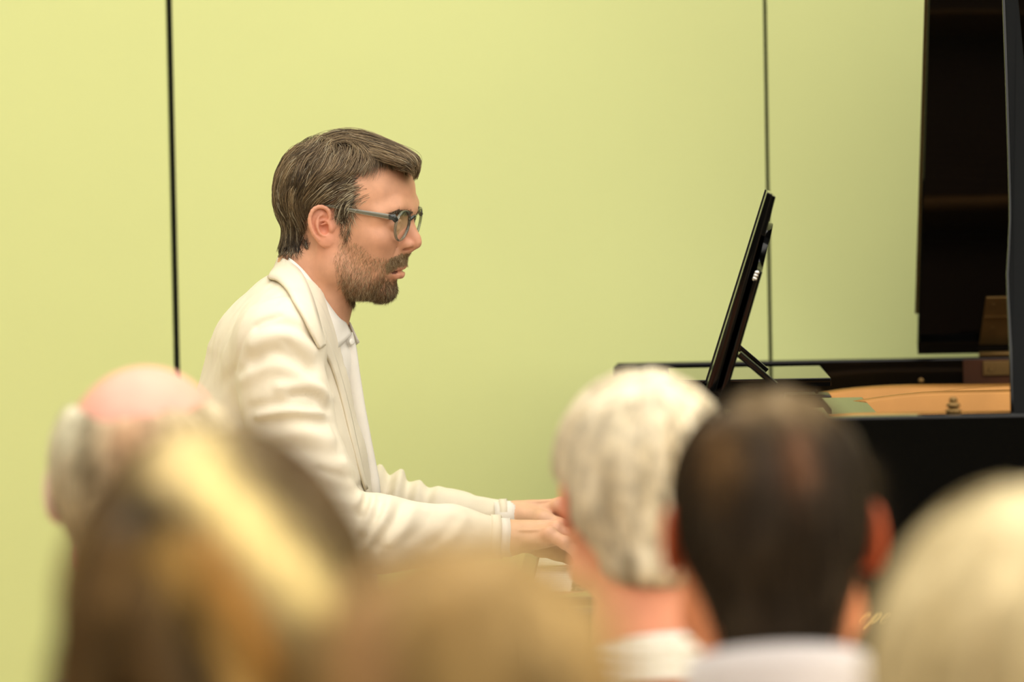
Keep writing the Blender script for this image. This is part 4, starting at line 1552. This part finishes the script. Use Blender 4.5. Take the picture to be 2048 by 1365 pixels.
beard = facial('beard', 34000, BEARD, beard_len, beard_dir, beard_cols, 0.00010, lift=0.34, dens=beard_dens)
MOUST = [(770, 530), (780, 515), (800, 506), (815, 504), (832, 508), (832, 528), (812, 531), (797, 535), (783, 543), (773, 548)]
mo = facial('moustache', 6500, MOUST, lambda u, v: 0.0042 + 0 * u, lambda u, v: np.stack((0.15 + 0 * u, 0 * u, -1 + 0 * u), 1), beard_cols, 0.00012,
            dens=lambda u, v: np.clip(polydist(u, v, MOUST + MOUST[:1]) / 6, 0.3, 1))
attach(mo, beard)
SIDEB = [(668, 410), (714, 404), (708, 432), (702, 455), (694, 480), (684, 474), (676, 448), (668, 432)]
sbn = facial('sideburn', 750, SIDEB, lambda u, v: 0.012 + 0 * u, lambda u, v: np.stack((0.05 + (u - 690) * 0.008, 0 * u, -1 + 0 * u), 1),
             lambda u, v, n: hair_cols(np.stack((u, v, v), 1) * 0.0007, n, 0.10 + 0.3 * np.clip((u - 685) / 20, 0, 1), 61), 0.0002, lift=0.25)
attach(sbn, hair)
TEMPLE = [(702, 352), (722, 356), (738, 372), (746, 392), (730, 410), (704, 412), (694, 380)]
tmp = facial('temple_hair', 520, TEMPLE, lambda u, v: 0.022 + 0 * u, lambda u, v: np.stack((-0.95 + 0 * u, 0 * u, -0.22 - (v - 380) * 0.01), 1),
             lambda u, v, n: hair_cols(np.stack((u, v, v), 1) * 0.0007, n, 0.45, 62, extra=0.25), 0.00014, lift=0.14,
             dens=lambda u, v: np.clip((748 - u) / 40, 0.12, 1))
attach(tmp, hair)
NAPE = [(566, 486), (600, 492), (606, 505), (592, 514), (580, 522), (566, 512)]
np_ = facial('nape_hair', 700, NAPE, lambda u, v: 0.011 + 0 * u, lambda u, v: np.stack((0.35 + 0 * u, 0 * u, -1 + 0 * u), 1),
              lambda u, v, n: hair_cols(np.stack((u, v, v), 1) * 0.0007, n, 0.15, 63), 0.00015, lift=0.15)
attach(np_, hair)
BROW = [(775, 432), (783, 424), (797, 418), (812, 419), (826, 421), (827, 427), (812, 425), (797, 425), (784, 430)]
facial('eyebrow', 1500, BROW, lambda u, v: 0.0062 + 0 * u, lambda u, v: np.stack((-0.9 + 0 * u, 0 * u, -0.25 + 0.3 * (u - 800) / 30), 1),
       lambda u, v, n: hair_cols(np.zeros((n, 3)), n, 0.03, 3, dark=0.25), 0.00018, lift=0.3)

# ------------------------------------------------------------------ spectacles
spec = thing('eyeglasses', 'round grey clear-framed eyeglasses worn by the pianist', 'glasses', tuple(HW((0.095, 0, -0.012))))
PANT = math.radians(12)
f_up = np.array((math.sin(PANT), 0, math.cos(PANT)))


def lens_pt(sg, a, rx, rz, wrap=math.radians(6)):
    """point on a lens outline: a is the angle, broader at the top"""
    c, s = math.cos(a), math.sin(a)
    w = rx * (1 + 0.10 * s)
    base = np.array((0.0968, sg * 0.0335, -0.0138))
    out = np.array((-math.sin(wrap), sg * math.cos(wrap), 0))
    return base + out * w * c + f_up * rz * s


for sg in (1, -1):
    ring = [HW(lens_pt(sg, 2 * math.pi * i / 48, 0.0232, 0.0212)) for i in range(48)]
    n, V, F = 48, [], []
    cen = np.mean(ring, 0)
    nrm = np.cross(ring[12] - cen, ring[0] - cen)
    nrm /= np.linalg.norm(nrm)
    for p_ in ring:
        o_ = (p_ - cen) / np.linalg.norm(p_ - cen)
        for a, b in ((-0.0011, -0.0018), (0.0011, -0.0018), (0.0016, 0), (0.0011, 0.0018), (-0.0011, 0.0018), (-0.0016, 0)):
            V.append(p_ + o_ * a + nrm * b)
    for i in range(48):
        for j in range(6):
            F.append((i * 6 + j, i * 6 + (j + 1) % 6, ((i + 1) % 48) * 6 + (j + 1) % 6, ((i + 1) % 48) * 6 + j))
    rimo = mesh_np('frame_rim', V, np.array(F), M['acetate'], spec)
    lv = [cen] + [cen + (p_ - cen) * 0.95 for p_ in ring]
    me_ = mesh_np('lens', np.array(lv), np.array([(0, i + 1, (i + 1) % 48 + 1) for i in range(48)]), M['glass'], spec)
    # end piece and temple
    hp = np.array((0.0925, sg * 0.0590, 0.0008))
    MB().tube([HW(lens_pt(sg, 0.42, 0.0240, 0.0215)), HW(hp + (0.0005, 0, 0)), HW(hp + (-0.006, sg * 0.002, 0))], [0.0034, 0.0044, 0.0036], 10, flat=(0.7, 1.15)).build('end_piece', M['acetate_dark'], spec, smooth=True)
    tp = [hp + (-0.003, sg * 0.0015, 0.0), hp + (-0.020, sg * 0.006, 0.0035), hp + (-0.050, sg * 0.0125, 0.0095), np.array((0.012, sg * 0.0775, 0.0172)),
          np.array((-0.006, sg * 0.0780, 0.0185)), np.array((-0.022, sg * 0.0765, 0.010)), np.array((-0.030, sg * 0.0745, -0.008))]
    tp = smooth_path(tp, 24)
    MB().tube([HW(x) for x in tp], list(np.interp(np.linspace(0, 1, 24), [0, 0.2, 0.6, 1], [0.0031, 0.0028, 0.0015, 0.0015])), 10, flat=(0.5, 1.25)).build('temple', M['acetate_mid'], spec, smooth=True)
br = smooth_path([lens_pt(1, math.radians(160), 0.0232, 0.0212), (0.1035, 0.005, -0.0035), (0.1042, 0, -0.003), (0.1035, -0.005, -0.0035), lens_pt(-1, math.radians(160), 0.0232, 0.0212)], 14)
MB().tube([HW(x) for x in br], 0.0028, 10).build('bridge', M['acetate_dark'], spec, smooth=True)

# ------------------------------------------------------------------ audience
M['lock'] = mat('audience_hair', (120, 100, 70), 0.6, attr='Col', var=0.18, scale=70, spec=0.15)
M['askin'] = mat('audience_skin', (214, 150, 116), 0.5, attr='Col', var=0.06, scale=40, bump=0.15, bscale=400, spec=0.35)
M['darkcloth'] = cloth('dark_trousers', (52, 52, 58))
M['chairmetal'] = mat('chair_steel', (150, 150, 150), 0.3, metal=1.0, var=0.05)
M['chairfab'] = cloth('chair_fabric', (70, 70, 76))
M['shoe'] = mat('black_shoe', (28, 24, 22), 0.35, var=0.1)
FLOOR_A = -0.22


def colour_field(base, rules):
    """base hair colour plus streaks of colour, some painting in light and shade: (polyline px, half width px, rgb, strength)"""
    b = np.array(lin(base))

    def f(p):
        u, v = to_px(p)
        c = np.tile(b, (len(p), 1))
        for pts, wd, rgb, st in rules:
            d = polydist(u, v, pts) if len(pts) > 1 else np.hypot(u - pts[0][0], v - pts[0][1])
            w = (st * np.exp(-(d / wd) ** 2))[:, None]
            c = c * (1 - w) + np.array(lin(rgb)) * w
        return c
    return f


def seated_legs(root, C, fw, rt, sit_z, mt):
    """trousers and shoes of a seated figure"""
    hipc = np.array((C[0], C[1], sit_z + 0.10)) - fw * 0.10
    kn = hipc + fw * 0.40
    v = Vox(np.array((C[0] - 0.62, C[1] - 0.62, FLOOR_A + 0.05)), np.array((C[0] + 0.62, C[1] + 0.62, sit_z + 0.32)), 0.014)
    for s in (1, -1):
        h_, k_ = hipc + rt * 0.09 * s, kn + rt * 0.12 * s
        a_ = np.array((k_[0], k_[1], FLOOR_A + 0.10)) - fw * 0.10
        v.cap(hipc + np.array((0, 0, 0.08)), h_, 0.13, 0.105, k=0.04)
        v.chain([h_, k_, a_], [0.095, 0.07, 0.052], k=0.02)
        w = Vox(a_ - 0.18, a_ + 0.30 * np.abs(fw) + 0.14, 0.008)
        w.chain([(*(a_ - fw * 0.03)[:2], FLOOR_A + 0.046), (*(a_ + fw * 0.16)[:2], FLOOR_A + 0.036)], [0.042, 0.034], k=0.02)
        w.cap(a_ + (0, 0, -0.04), a_ + (0, 0, 0.02), 0.042, 0.04, k=0.02)
        w.fn(lambda X, Y, Z: Z - FLOOR_A - 0.002 + 0 * X + 0 * Y, a_ - 0.3, a_ + (0.3, 0.3, -0.07), cut=True)
        V, F = w.mesh()
        mesh_np('shoe', V, F, M['shoe'], root)
    V, F = v.mesh()
    mesh_np('trousers', V, F, mt, root)
    return hipc


def chair_for(C, fw, rt, sit_z, label):
    c = np.array((C[0], C[1], 0)) - fw * 0.02
    ch = thing('chair', label, 'chair', (c[0], c[1], FLOOR_A), 'audience chairs')

    def pt(a, b, z):
        return tuple(c + fw * a + rt * b + np.array((0, 0, z)))
    MB().prism([pt(*q, sit_z - 0.045) for q in ((-0.20, -0.21), (-0.20, 0.21), (0.22, 0.21), (0.22, -0.21))],
               [pt(*q, sit_z - 0.012) for q in ((-0.20, -0.21), (-0.20, 0.21), (0.22, 0.21), (0.22, -0.21))]).build('seat', M['chairfab'], ch, bevel=0.01)
    MB().prism([pt(-0.31, b, z) for b, z in ((-0.19, sit_z + 0.17), (0.19, sit_z + 0.17), (0.19, sit_z + 0.36), (-0.19, sit_z + 0.36))],
               [pt(-0.285, b, z) for b, z in ((-0.19, sit_z + 0.17), (0.19, sit_z + 0.17), (0.19, sit_z + 0.36), (-0.19, sit_z + 0.36))]).build('backrest', M['chairfab'], ch, bevel=0.008)
    for b in (-0.215, 0.215):
        MB().tube([pt(0.20, b, FLOOR_A), pt(0.20, b, sit_z - 0.02)], 0.011, 10).build('leg', M['chairmetal'], ch, smooth=True)
        MB().tube([pt(-0.24, b, FLOOR_A), pt(-0.20, b, sit_z - 0.02), pt(-0.30, b * 0.9, sit_z + 0.30)], 0.011, 10).build('leg', M['chairmetal'], ch, smooth=True)


def attendee(px, py, Y, face, label, chair_label, skin_rgb, shirt_m, hair_fn, hair_rules, collar=None, collar_m=None, neck=(0.052, 0.058), sho_drop=0.235,
             trouser=None, head_scale=1.0, ear_rgb=None, chin_down=0.0, sho_half=0.155):
    C = np.array(P(px, py, Y))
    a = math.radians(face)
    fw = np.array((math.sin(a), math.cos(a), 0.0))
    rt = np.array((math.cos(a), -math.sin(a), 0.0))
    up = np.array((0, 0, 1.0))
    hm = np.stack((fw, rt, up)) * head_scale
    root = thing('person', label, 'person', (C[0], C[1], FLOOR_A), 'seated audience')

    def LW(p):
        return C + np.asarray(p, float) @ hm
    # skin
    v = Vox((-0.13, -0.11, -0.24), (0.14, 0.11, 0.125), 0.0036)
    v.ell((-0.004, 0, 0.028), (0.097, 0.0745, 0.083))
    v.ell((0.038, 0, -0.030), (0.060, 0.062, 0.080), k=0.025)
    for s in (1, -1):
        v.chain([(-0.002, s * 0.060, -0.015), (0.000, s * 0.056, -0.070), (0.056, s * 0.014, -0.108)], [0.014, 0.015, 0.015], k=0.022)
        v.ell((0.1015, s * 0.0335, -0.011), (0.017, 0.017, 0.0125), k=0.014, cut=True)
        v.ell((0.0785, s * 0.0325, -0.011), (0.0135, 0.0155, 0.0125), k=0.004)
        v.ell((0.064, s * 0.044, -0.032), (0.022, 0.020, 0.020), k=0.022)
    v.chain([(0.0915, 0, 0.000), (0.0985, 0, -0.024), (0.104, 0, -0.0415)], [0.0075, 0.008, 0.0095], k=0.010)
    v.ell((0.066, 0, -0.070), (0.0275, 0.034, 0.031), k=0.016)
    v.cap((0.080, 0.018, -0.0745), (0.080, -0.018, -0.0745), 0.006, 0.006, k=0.006)
    v.cap((0.078, 0.018, -0.087), (0.078, -0.018, -0.087), 0.006, 0.006, k=0.006)
    v.cap((-0.030, 0, -0.04), (-0.050, 0, -0.235), neck[0], neck[1], k=0.02)
    for s in (1, -1):
        fl = math.radians(28)
        ea, en = np.array((-math.cos(fl), s * math.sin(fl), 0)), np.array((math.sin(fl), s * math.cos(fl), 0))
        Re = np.stack((ea, (0, 0, 1.0), en))
        e0 = np.array((-0.012, s * 0.0800, -0.004))
        v.cap(e0 + (0.006, -s * 0.004, 0), e0 + (0.006, -s * 0.016, 0), 0.012, 0.016, k=0.008)
        v.ell(e0 + ea * 0.004, (0.0185, 0.031, 0.0060), k=0.005, R=Re)
        v.ell(e0 + ea * 0.001 + en * 0.006, (0.010, 0.017, 0.006), k=0.004, R=Re, cut=True)
    V, F = v.mesh()
    col = np.tile(np.array(lin(skin_rgb)), (len(V), 1))
    if ear_rgb:
        w = (np.clip((np.abs(V[:, 1]) - 0.072) / 0.01, 0, 1) * (np.abs(V[:, 2]) < 0.045))[:, None]
        col = col * (1 - w) + np.array(lin(ear_rgb)) * w
    Vw, Ff = LW(V), F
    sit_z = FLOOR_A + 0.45
    sho = C[2] - sho_drop * head_scale
    sc = C - fw * 0.055
    # arms and hands lying on the thighs belong to the same body mesh
    hand_parts = []
    hipc = np.array((C[0], C[1], sit_z + 0.10)) - fw * 0.10
    ctr_hip = np.array((hipc[0], hipc[1], sit_z + 0.17))
    sh, el, wr = {}, {}, {}
    for s in (1, -1):
        sh[s] = np.array((sc[0], sc[1], sho - 0.035)) + rt * s * sho_half
        el[s] = np.array((sc[0], sc[1], max(sit_z + 0.24, sho - 0.33))) + rt * s * (sho_half + 0.03) + fw * 0.05
        wr[s] = hipc + fw * 0.27 + rt * s * 0.10 + up * 0.135
        w = Vox(wr[s] - 0.14, wr[s] + 0.14, 0.005)
        w.cap(el[s] * 0.4 + wr[s] * 0.6, wr[s], 0.028, 0.022, k=0.01)
        for j, (dy, L_) in enumerate(((-0.03, 0.075), (-0.01, 0.09), (0.01, 0.088), (0.03, 0.07))):
            m0 = wr[s] + fw * 0.065 + rt * dy * 0.8 + up * 0.008
            w.cap(wr[s], m0, 0.016, 0.011, k=0.012)
            w.chain([m0, m0 + fw * L_ * 0.5 + rt * dy * 0.15 + up * 0.002, m0 + fw * L_ * 0.85 + rt * dy * 0.2 - up * 0.016], [0.0095, 0.009, 0.0075], k=0.002)
        w.chain([wr[s] + fw * 0.02 - rt * s * 0.02, wr[s] + fw * 0.05 - rt * s * 0.05, wr[s] + fw * 0.075 - rt * s * 0.055], [0.013, 0.011, 0.009], k=0.006)
        hand_parts.append(w.mesh())
    core = Vox(np.array((C[0] - 0.4, C[1] - 0.45, sit_z)), np.array((C[0] + 0.4, C[1] + 0.45, C[2] - 0.10)), 0.015)
    core.chain([LW((-0.05, 0, -0.2)), np.array((sc[0], sc[1], sho - 0.10)), ctr_hip], [0.045, 0.08, 0.09], k=0.03)
    for s in (1, -1):
        core.chain([np.array((sc[0], sc[1], sho - 0.06)), sh[s], el[s], wr[s]], [0.04, 0.035, 0.03, 0.022], k=0.03)
    hand_parts.append(core.mesh())
    off, VV, FF, CC = len(Vw), [Vw], [Ff], [col]
    for a_, b_ in hand_parts:
        VV.append(a_)
        FF.append(b_ + off)
        CC.append(np.tile(np.array(lin(skin_rgb)), (len(a_), 1)))
        off += len(a_)
    mesh_np('body', np.concatenate(VV), np.concatenate(FF), M['askin'], root, True, np.concatenate(CC))
    # top
    s_ = Vox(np.array((C[0] - 0.45, C[1] - 0.50, sit_z - 0.02)), np.array((C[0] + 0.45, C[1] + 0.50, sho + 0.14)), 0.009)
    bw = 1.0
    for s in (1, -1):
        s_.cap(sc + np.array((0, 0, sho + 0.035 - sc[2])) + rt * s * 0.045, sh[s], 0.046, 0.060, k=0.05)
        s_.chain([np.array((sc[0], sc[1], sho - 0.11)) + rt * s * 0.075, ctr_hip + rt * s * 0.06], [0.105, 0.120], k=0.05)
    for s in (1, -1):
        s_.chain([sh[s], el[s], wr[s] - fw * 0.02], [0.060, 0.050, 0.036], k=0.02)
    s_.cap(LW((-0.035, 0, -0.10)), LW((-0.055, 0, -0.24)), neck[0] * head_scale + 0.002, neck[1] * head_scale + 0.002, k=0.005, cut=True)
    V, F = s_.mesh()
    V = V + 0.004 * noise3(V, 22, 4)[:, None] * vnormals(V, F)
    mesh_np('shirt', V, F, shirt_m, root)
    if collar:
        rb, zb, zt = collar
        n, Vc, Fc = 36, [], []
        for zz, rr in ((zb, rb * 1.12), (zb + (zt - zb) * 0.6, rb * 1.03), (zt, rb), (zt - 0.006, rb * 0.93), (zb + 0.01, rb * 0.97)):
            for i in range(n):
                t = 2 * math.pi * i / n
                Vc.append(LW((-0.046 + rr * math.cos(t) * 1.04, rr * math.sin(t), zz - 0.022 * math.cos(t))))
        for j in range(4):
            for i in range(n):
                Fc.append((j * n + i, j * n + (i + 1) % n, (j + 1) * n + (i + 1) % n, (j + 1) * n + i))
        mesh_np('collar', Vc, np.array(Fc), collar_m or shirt_m, root)
    # hair
    hvx = Vox((-0.20, -0.19, -0.42), (0.15, 0.19, 0.15), 0.0045)
    hair_fn(hvx)
    V, F = hvx.mesh()
    N = vnormals(V, F)
    V = V + N * (0.0022 * noise3(V * (1, 1, 0.35), 130, 8) + 0.0020 * noise3(V, 60, 2))[:, None]
    cf = colour_field(*hair_rules)
    ho = mesh_np('hair', LW(V), F, M['lock'], root, True, cf(LW(V)))
    # loose strands lying on the hair
    n, m_ = 1300, 9
    pick = RNG.choice(len(F), n)
    p = V[F[pick]].mean(1)
    ps = [p]
    crown = np.array((-0.045, 0, 0.13))
    for k in range(1, m_):
        d = p - crown
        d[:, 2] = -np.abs(d[:, 2]) * 0.6 - 0.05
        d += RNG.normal(0, 0.012, (n, 3))
        nr = hvx.grad(p)
        d -= nr * (d * nr).sum(1, keepdims=True)
        d /= np.linalg.norm(d, axis=1, keepdims=True) + 1e-9
        q = p + d * 0.006
        q = q + hvx.grad(q) * (0.0025 - hvx.sample(q))[:, None] * 0.8
        bad = (hvx.sample(q) > 0.012)
        q[bad] = p[bad]
        p = q
        ps.append(p)
    ps = np.stack(ps, 1)
    w = LW(ps.reshape(-1, 3)).reshape(ps.shape)
    cs = cf(w[:, 2]) * RNG.uniform(0.6, 1.35, (n, 1))
    strands('hair_strands', w, np.linspace(0.0007, 0.00025, m_), np.clip(cs, 0, 1), M['lock'], ho)
    seated_legs(root, sc, fw, rt, sit_z, trouser or M['darkcloth'])
    chair_for(sc, fw, rt, sit_z, chair_label)
    return root, LW


def short_hair(t=0.010, nape=-0.085, front=0.045, side=-0.02):
    """short back and sides: a shell on the skull cut at the hairline"""
    def f(v):
        v.ell((-0.006, 0, 0.028), (0.099 + t, 0.076 + t * 0.8, 0.083 + t))
        v.cap((-0.048, 0, -0.015), (-0.058, 0, nape + 0.03), 0.062 + t * 0.4, 0.050 + t * 0.3, k=0.03)
        v.fn(lambda X, Y, Z: (front - X) + np.clip(0.05 - Z, 0, 1) * -0.55 + 0 * Y, (-0.2, -0.19, -0.4), (0.15, 0.19, 0.15), k=0.01, cut=True)
        v.fn(lambda X, Y, Z: -(nape - Z) * 1.0 + 0 * X + 0 * Y, (-0.2, -0.19, -0.42), (0.15, 0.19, nape + 0.06), k=0.02, cut=True)
        for s in (1, -1):
            v.ell((0.010, s * 0.082, -0.012), (0.034, 0.020, 0.036), k=0.008, cut=True)
            v.ell((0.004, s * 0.070, -0.075), (0.050, 0.030, 0.050), k=0.015, cut=True)
    return f


def bald_hair(v):
    """thin ring of hair round a bald crown"""
    v.ell((-0.006, 0, 0.024), (0.108, 0.086, 0.086))
    v.cap((-0.048, 0, -0.015), (-0.056, 0, -0.05), 0.064, 0.054, k=0.03)
    v.ell((0.020, 0, 0.105), (0.120, 0.066, 0.080), k=0.02, cut=True)
    v.fn(lambda X, Y, Z: (0.035 - X) + np.clip(0.02 - Z, 0, 1) * -0.5 + 0 * Y, (-0.2, -0.19, -0.4), (0.15, 0.19, 0.15), k=0.01, cut=True)
    v.fn(lambda X, Y, Z: Z + 0.085 + 0 * X + 0 * Y, (-0.2, -0.19, -0.42), (0.15, 0.19, -0.04), k=0.02, cut=True)
    for s in (1, -1):
        v.ell((0.010, s * 0.084, -0.012), (0.032, 0.020, 0.034), k=0.008, cut=True)


def bob_hair(t=0.020, length=-0.17, wide=0.088):
    def f(v):
        v.ell((-0.008, 0, 0.026), (0.101 + t, 0.075 + t, 0.086 + t))
        v.chain([(-0.035, 0, 0.0), (-0.045, 0, length + 0.06)], [0.092, 0.082], k=0.04, sy=wide / 0.082)
        v.fn(lambda X, Y, Z: (0.055 - X) + np.clip(0.05 - Z, 0, 1) * -0.45 + 0 * Y, (-0.2, -0.19, -0.42), (0.15, 0.19, 0.15), k=0.012, cut=True)
        v.fn(lambda X, Y, Z: Z - length + 0 * X + 0 * Y, (-0.2, -0.19, -0.42), (0.15, 0.19, length + 0.05), k=0.03, cut=True)
        v.cap((0.02, 0, -0.06), (-0.03, 0, -0.3), 0.060, 0.05, k=0.01, cut=True)
    return f


def long_hair(v):
    """long straight hair, half tied back, heavier on the left"""
    v.ell((-0.008, 0, 0.026), (0.114, 0.088, 0.096))
    v.chain([(-0.045, 0.004, 0.0), (-0.065, -0.012, -0.14), (-0.075, -0.040, -0.36)], [0.080, 0.082, 0.078], k=0.04, sy=1.15)
    v.fn(lambda X, Y, Z: (0.050 - X) + np.clip(0.05 - Z, 0, 1) * -0.40 + 0 * Y, (-0.2, -0.19, -0.42), (0.15, 0.19, 0.15), k=0.012, cut=True)
    v.cap((0.03, 0, -0.06), (-0.005, 0, -0.4), 0.055, 0.05, k=0.01, cut=True)
    # knot and swept locks
    v.ell((-0.128, -0.045, 0.055), (0.020, 0.020, 0.018), k=0.012)
    for pts in ([(-0.112, -0.018, 0.085), (-0.128, 0.010, 0.040), (-0.122, 0.050, -0.020), (-0.100, 0.075, -0.08)],
                [(-0.126, -0.044, 0.040), (-0.140, -0.025, -0.02), (-0.142, -0.010, -0.10), (-0.140, 0.000, -0.20)],
                [(-0.126, -0.050, 0.045), (-0.135, -0.070, -0.02), (-0.135, -0.085, -0.12), (-0.130, -0.098, -0.24)]):
        q = smooth_path(pts, 10)
        v.chain(q, [0.016] * 10, k=0.016)


def checks(name, a, b, c, sc=38.0):
    m = cloth(name, a)
    nt = m.node_tree
    bs = nt.nodes['Principled BSDF']
    tc = nt.nodes.new('ShaderNodeTexCoord')
    prev = None
    for ax, rgb in (('X', b), ('Z', c)):
        w = nt.nodes.new('ShaderNodeTexWave')
        w.bands_direction = ax
        w.inputs['Scale'].default_value = sc
        nt.links.new(tc.outputs['Object'], w.inputs['Vector'])
        rp = nt.nodes.new('ShaderNodeMath')
        rp.operation = 'GREATER_THAN'
        rp.inputs[1].default_value = 0.72
        nt.links.new(w.outputs['Fac'], rp.inputs[0])
        mx = nt.nodes.new('ShaderNodeMix')
        mx.data_type = 'RGBA'
        nt.links.new(rp.outputs[0], mx.inputs[0])
        if prev is None:
            mx.inputs[6].default_value = (*lin(a), 1)
        else:
            nt.links.new(prev, mx.inputs[6])
        mx.inputs[7].default_value = (*lin(rgb), 1)
        prev = mx.outputs[2]
    nt.links.new(prev, bs.inputs['Base Color'])
    return m


M['check'] = checks('pink_check_shirt', (214, 176, 170), (150, 74, 84), (86, 92, 120))
M['stripe'] = checks('white_striped_shirt', (244, 240, 228), (240, 234, 218), (196, 184, 150), 26.0)
M['lilac'] = cloth('pale_lilac_grey_shirt', (206, 198, 194))
M['beige'] = cloth('beige_knit', (196, 170, 130))
M['brownknit'] = cloth('brown_knit', (92, 72, 48))

attendee(295, 972, 4.25, 6, 'balding grey-haired man in pink checked shirt, leftmost in the audience', 'chair under the balding man in the pink checked shirt',
         (226, 166, 146), M['check'], bald_hair,
         ((198, 180, 146), [([(265, 850), (275, 950)], 60, (196, 150, 116), 0.7), ([(170, 830), (175, 960)], 28, (120, 104, 76), 0.8), ([(135, 780), (120, 880)], 40, (232, 228, 200), 0.8),
                            ([(250, 880), (262, 960)], 30, (170, 132, 96), 0.6), ([(440, 800), (450, 900)], 40, (238, 226, 196), 0.8), ([(400, 780), (410, 820)], 22, (150, 132, 96), 0.6)]),
         collar=(0.060, -0.20, -0.165), ear_rgb=(240, 206, 190), head_scale=1.10)
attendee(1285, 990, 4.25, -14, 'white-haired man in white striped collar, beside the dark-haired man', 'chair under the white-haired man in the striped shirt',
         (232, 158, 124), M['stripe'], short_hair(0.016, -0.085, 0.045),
         ((230, 217, 188), [([(1215, 930), (1225, 1010)], 22, (196, 178, 142), 0.7), ([(1290, 900), (1300, 1000)], 20, (206, 190, 154), 0.6), ([(1255, 1120), (1262, 1170)], 22, (120, 106, 80), 0.85),  # tan streaks are painted shadow; the nape tuft is dark hair
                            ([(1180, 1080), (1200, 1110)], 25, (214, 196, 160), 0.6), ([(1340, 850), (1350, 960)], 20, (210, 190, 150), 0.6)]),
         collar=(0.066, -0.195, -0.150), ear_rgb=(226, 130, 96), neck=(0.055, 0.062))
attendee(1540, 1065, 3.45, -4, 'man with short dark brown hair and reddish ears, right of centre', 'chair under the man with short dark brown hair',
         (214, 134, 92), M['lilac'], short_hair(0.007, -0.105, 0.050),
         ((46, 36, 24), [([(1440, 900), (1450, 930)], 45, (140, 104, 62), 0.6), ([(1590, 890), (1600, 950)], 35, (132, 88, 56), 0.5), ([(1500, 810), (1620, 810)], 40, (146, 120, 80), 0.55)]),  # lighter patches paint in the light falling on the crown
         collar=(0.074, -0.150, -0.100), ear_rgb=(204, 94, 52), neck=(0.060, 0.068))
attendee(440, 1225, 2.65, 0, 'woman with long brown hair and broad golden highlights, lower left', 'chair under the woman with golden highlights',
         (220, 164, 128), M['brownknit'], long_hair,
         ((84, 62, 32), [([(395, 925), (470, 1010), (550, 1100), (630, 1190)], 62, (240, 216, 146), 0.97), ([(330, 1095), (385, 1180), (450, 1290), (500, 1400)], 42, (226, 186, 112), 0.95),
                         ([(420, 1100), (500, 1250), (540, 1340)], 36, (196, 142, 70), 0.7), ([(500, 930), (620, 1030), (690, 1120)], 34, (92, 76, 46), 0.85), 
                         ([(250, 1150), (200, 1365)], 60, (66, 52, 30), 0.8), ([(370, 1230), (390, 1365)], 45, (56, 46, 28), 0.85), ([(330, 960), (360, 900)], 50, (222, 196, 136), 0.8),
                         ([(150, 1010), (110, 1150)], 26, (168, 134, 78), 0.7), ([(250, 1080), (230, 1200)], 26, (128, 98, 56), 0.7), ([(600, 1280), (600, 1365)], 45, (112, 92, 54), 0.7), ([(290, 1035)], 62, (44, 35, 20), 0.98)]))
attendee(940, 1508, 1.93, -18, 'person with short dark-blond hair, lowest head in the middle', 'chair under the person with dark-blond hair',
         (216, 166, 126), M['beige'], short_hair(0.016, -0.11, 0.045),
         ((164, 134, 82), [([(805, 1270), (815, 1400)], 40, (84, 68, 38), 0.8), ([(860, 1290), (1000, 1365)], 40, (150, 122, 70), 0.6), ([(1075, 1340), (1120, 1400)], 50, (78, 64, 38), 0.8),  # dark patches are shadow painted into the layered hair
                            ([(725, 1190), (735, 1400)], 45, (190, 146, 104), 0.8), ([(880, 1180), (900, 1220)], 40, (176, 138, 82), 0.6), ([(1140, 1200), (1160, 1300)], 40, (222, 190, 128), 0.7)]), head_scale=0.80)
attendee(2068, 1390, 2.65, -10, 'person with pale ash-blond hair cut off by the right edge', 'chair under the person with pale ash-blond hair',
         (222, 176, 140), M['beige'], bob_hair(0.022, -0.19, 0.094),
         ((200, 182, 138), [([(1900, 1200), (1880, 1365)], 40, (168, 148, 104), 0.6), ([(1980, 1180), (1970, 1365)], 28, (182, 160, 116), 0.55), ([(1830, 1250), (1810, 1365)], 24, (182, 162, 116), 0.5),
                            ([(2030, 1040), (2020, 1150)], 40, (236, 218, 172), 0.7)]))
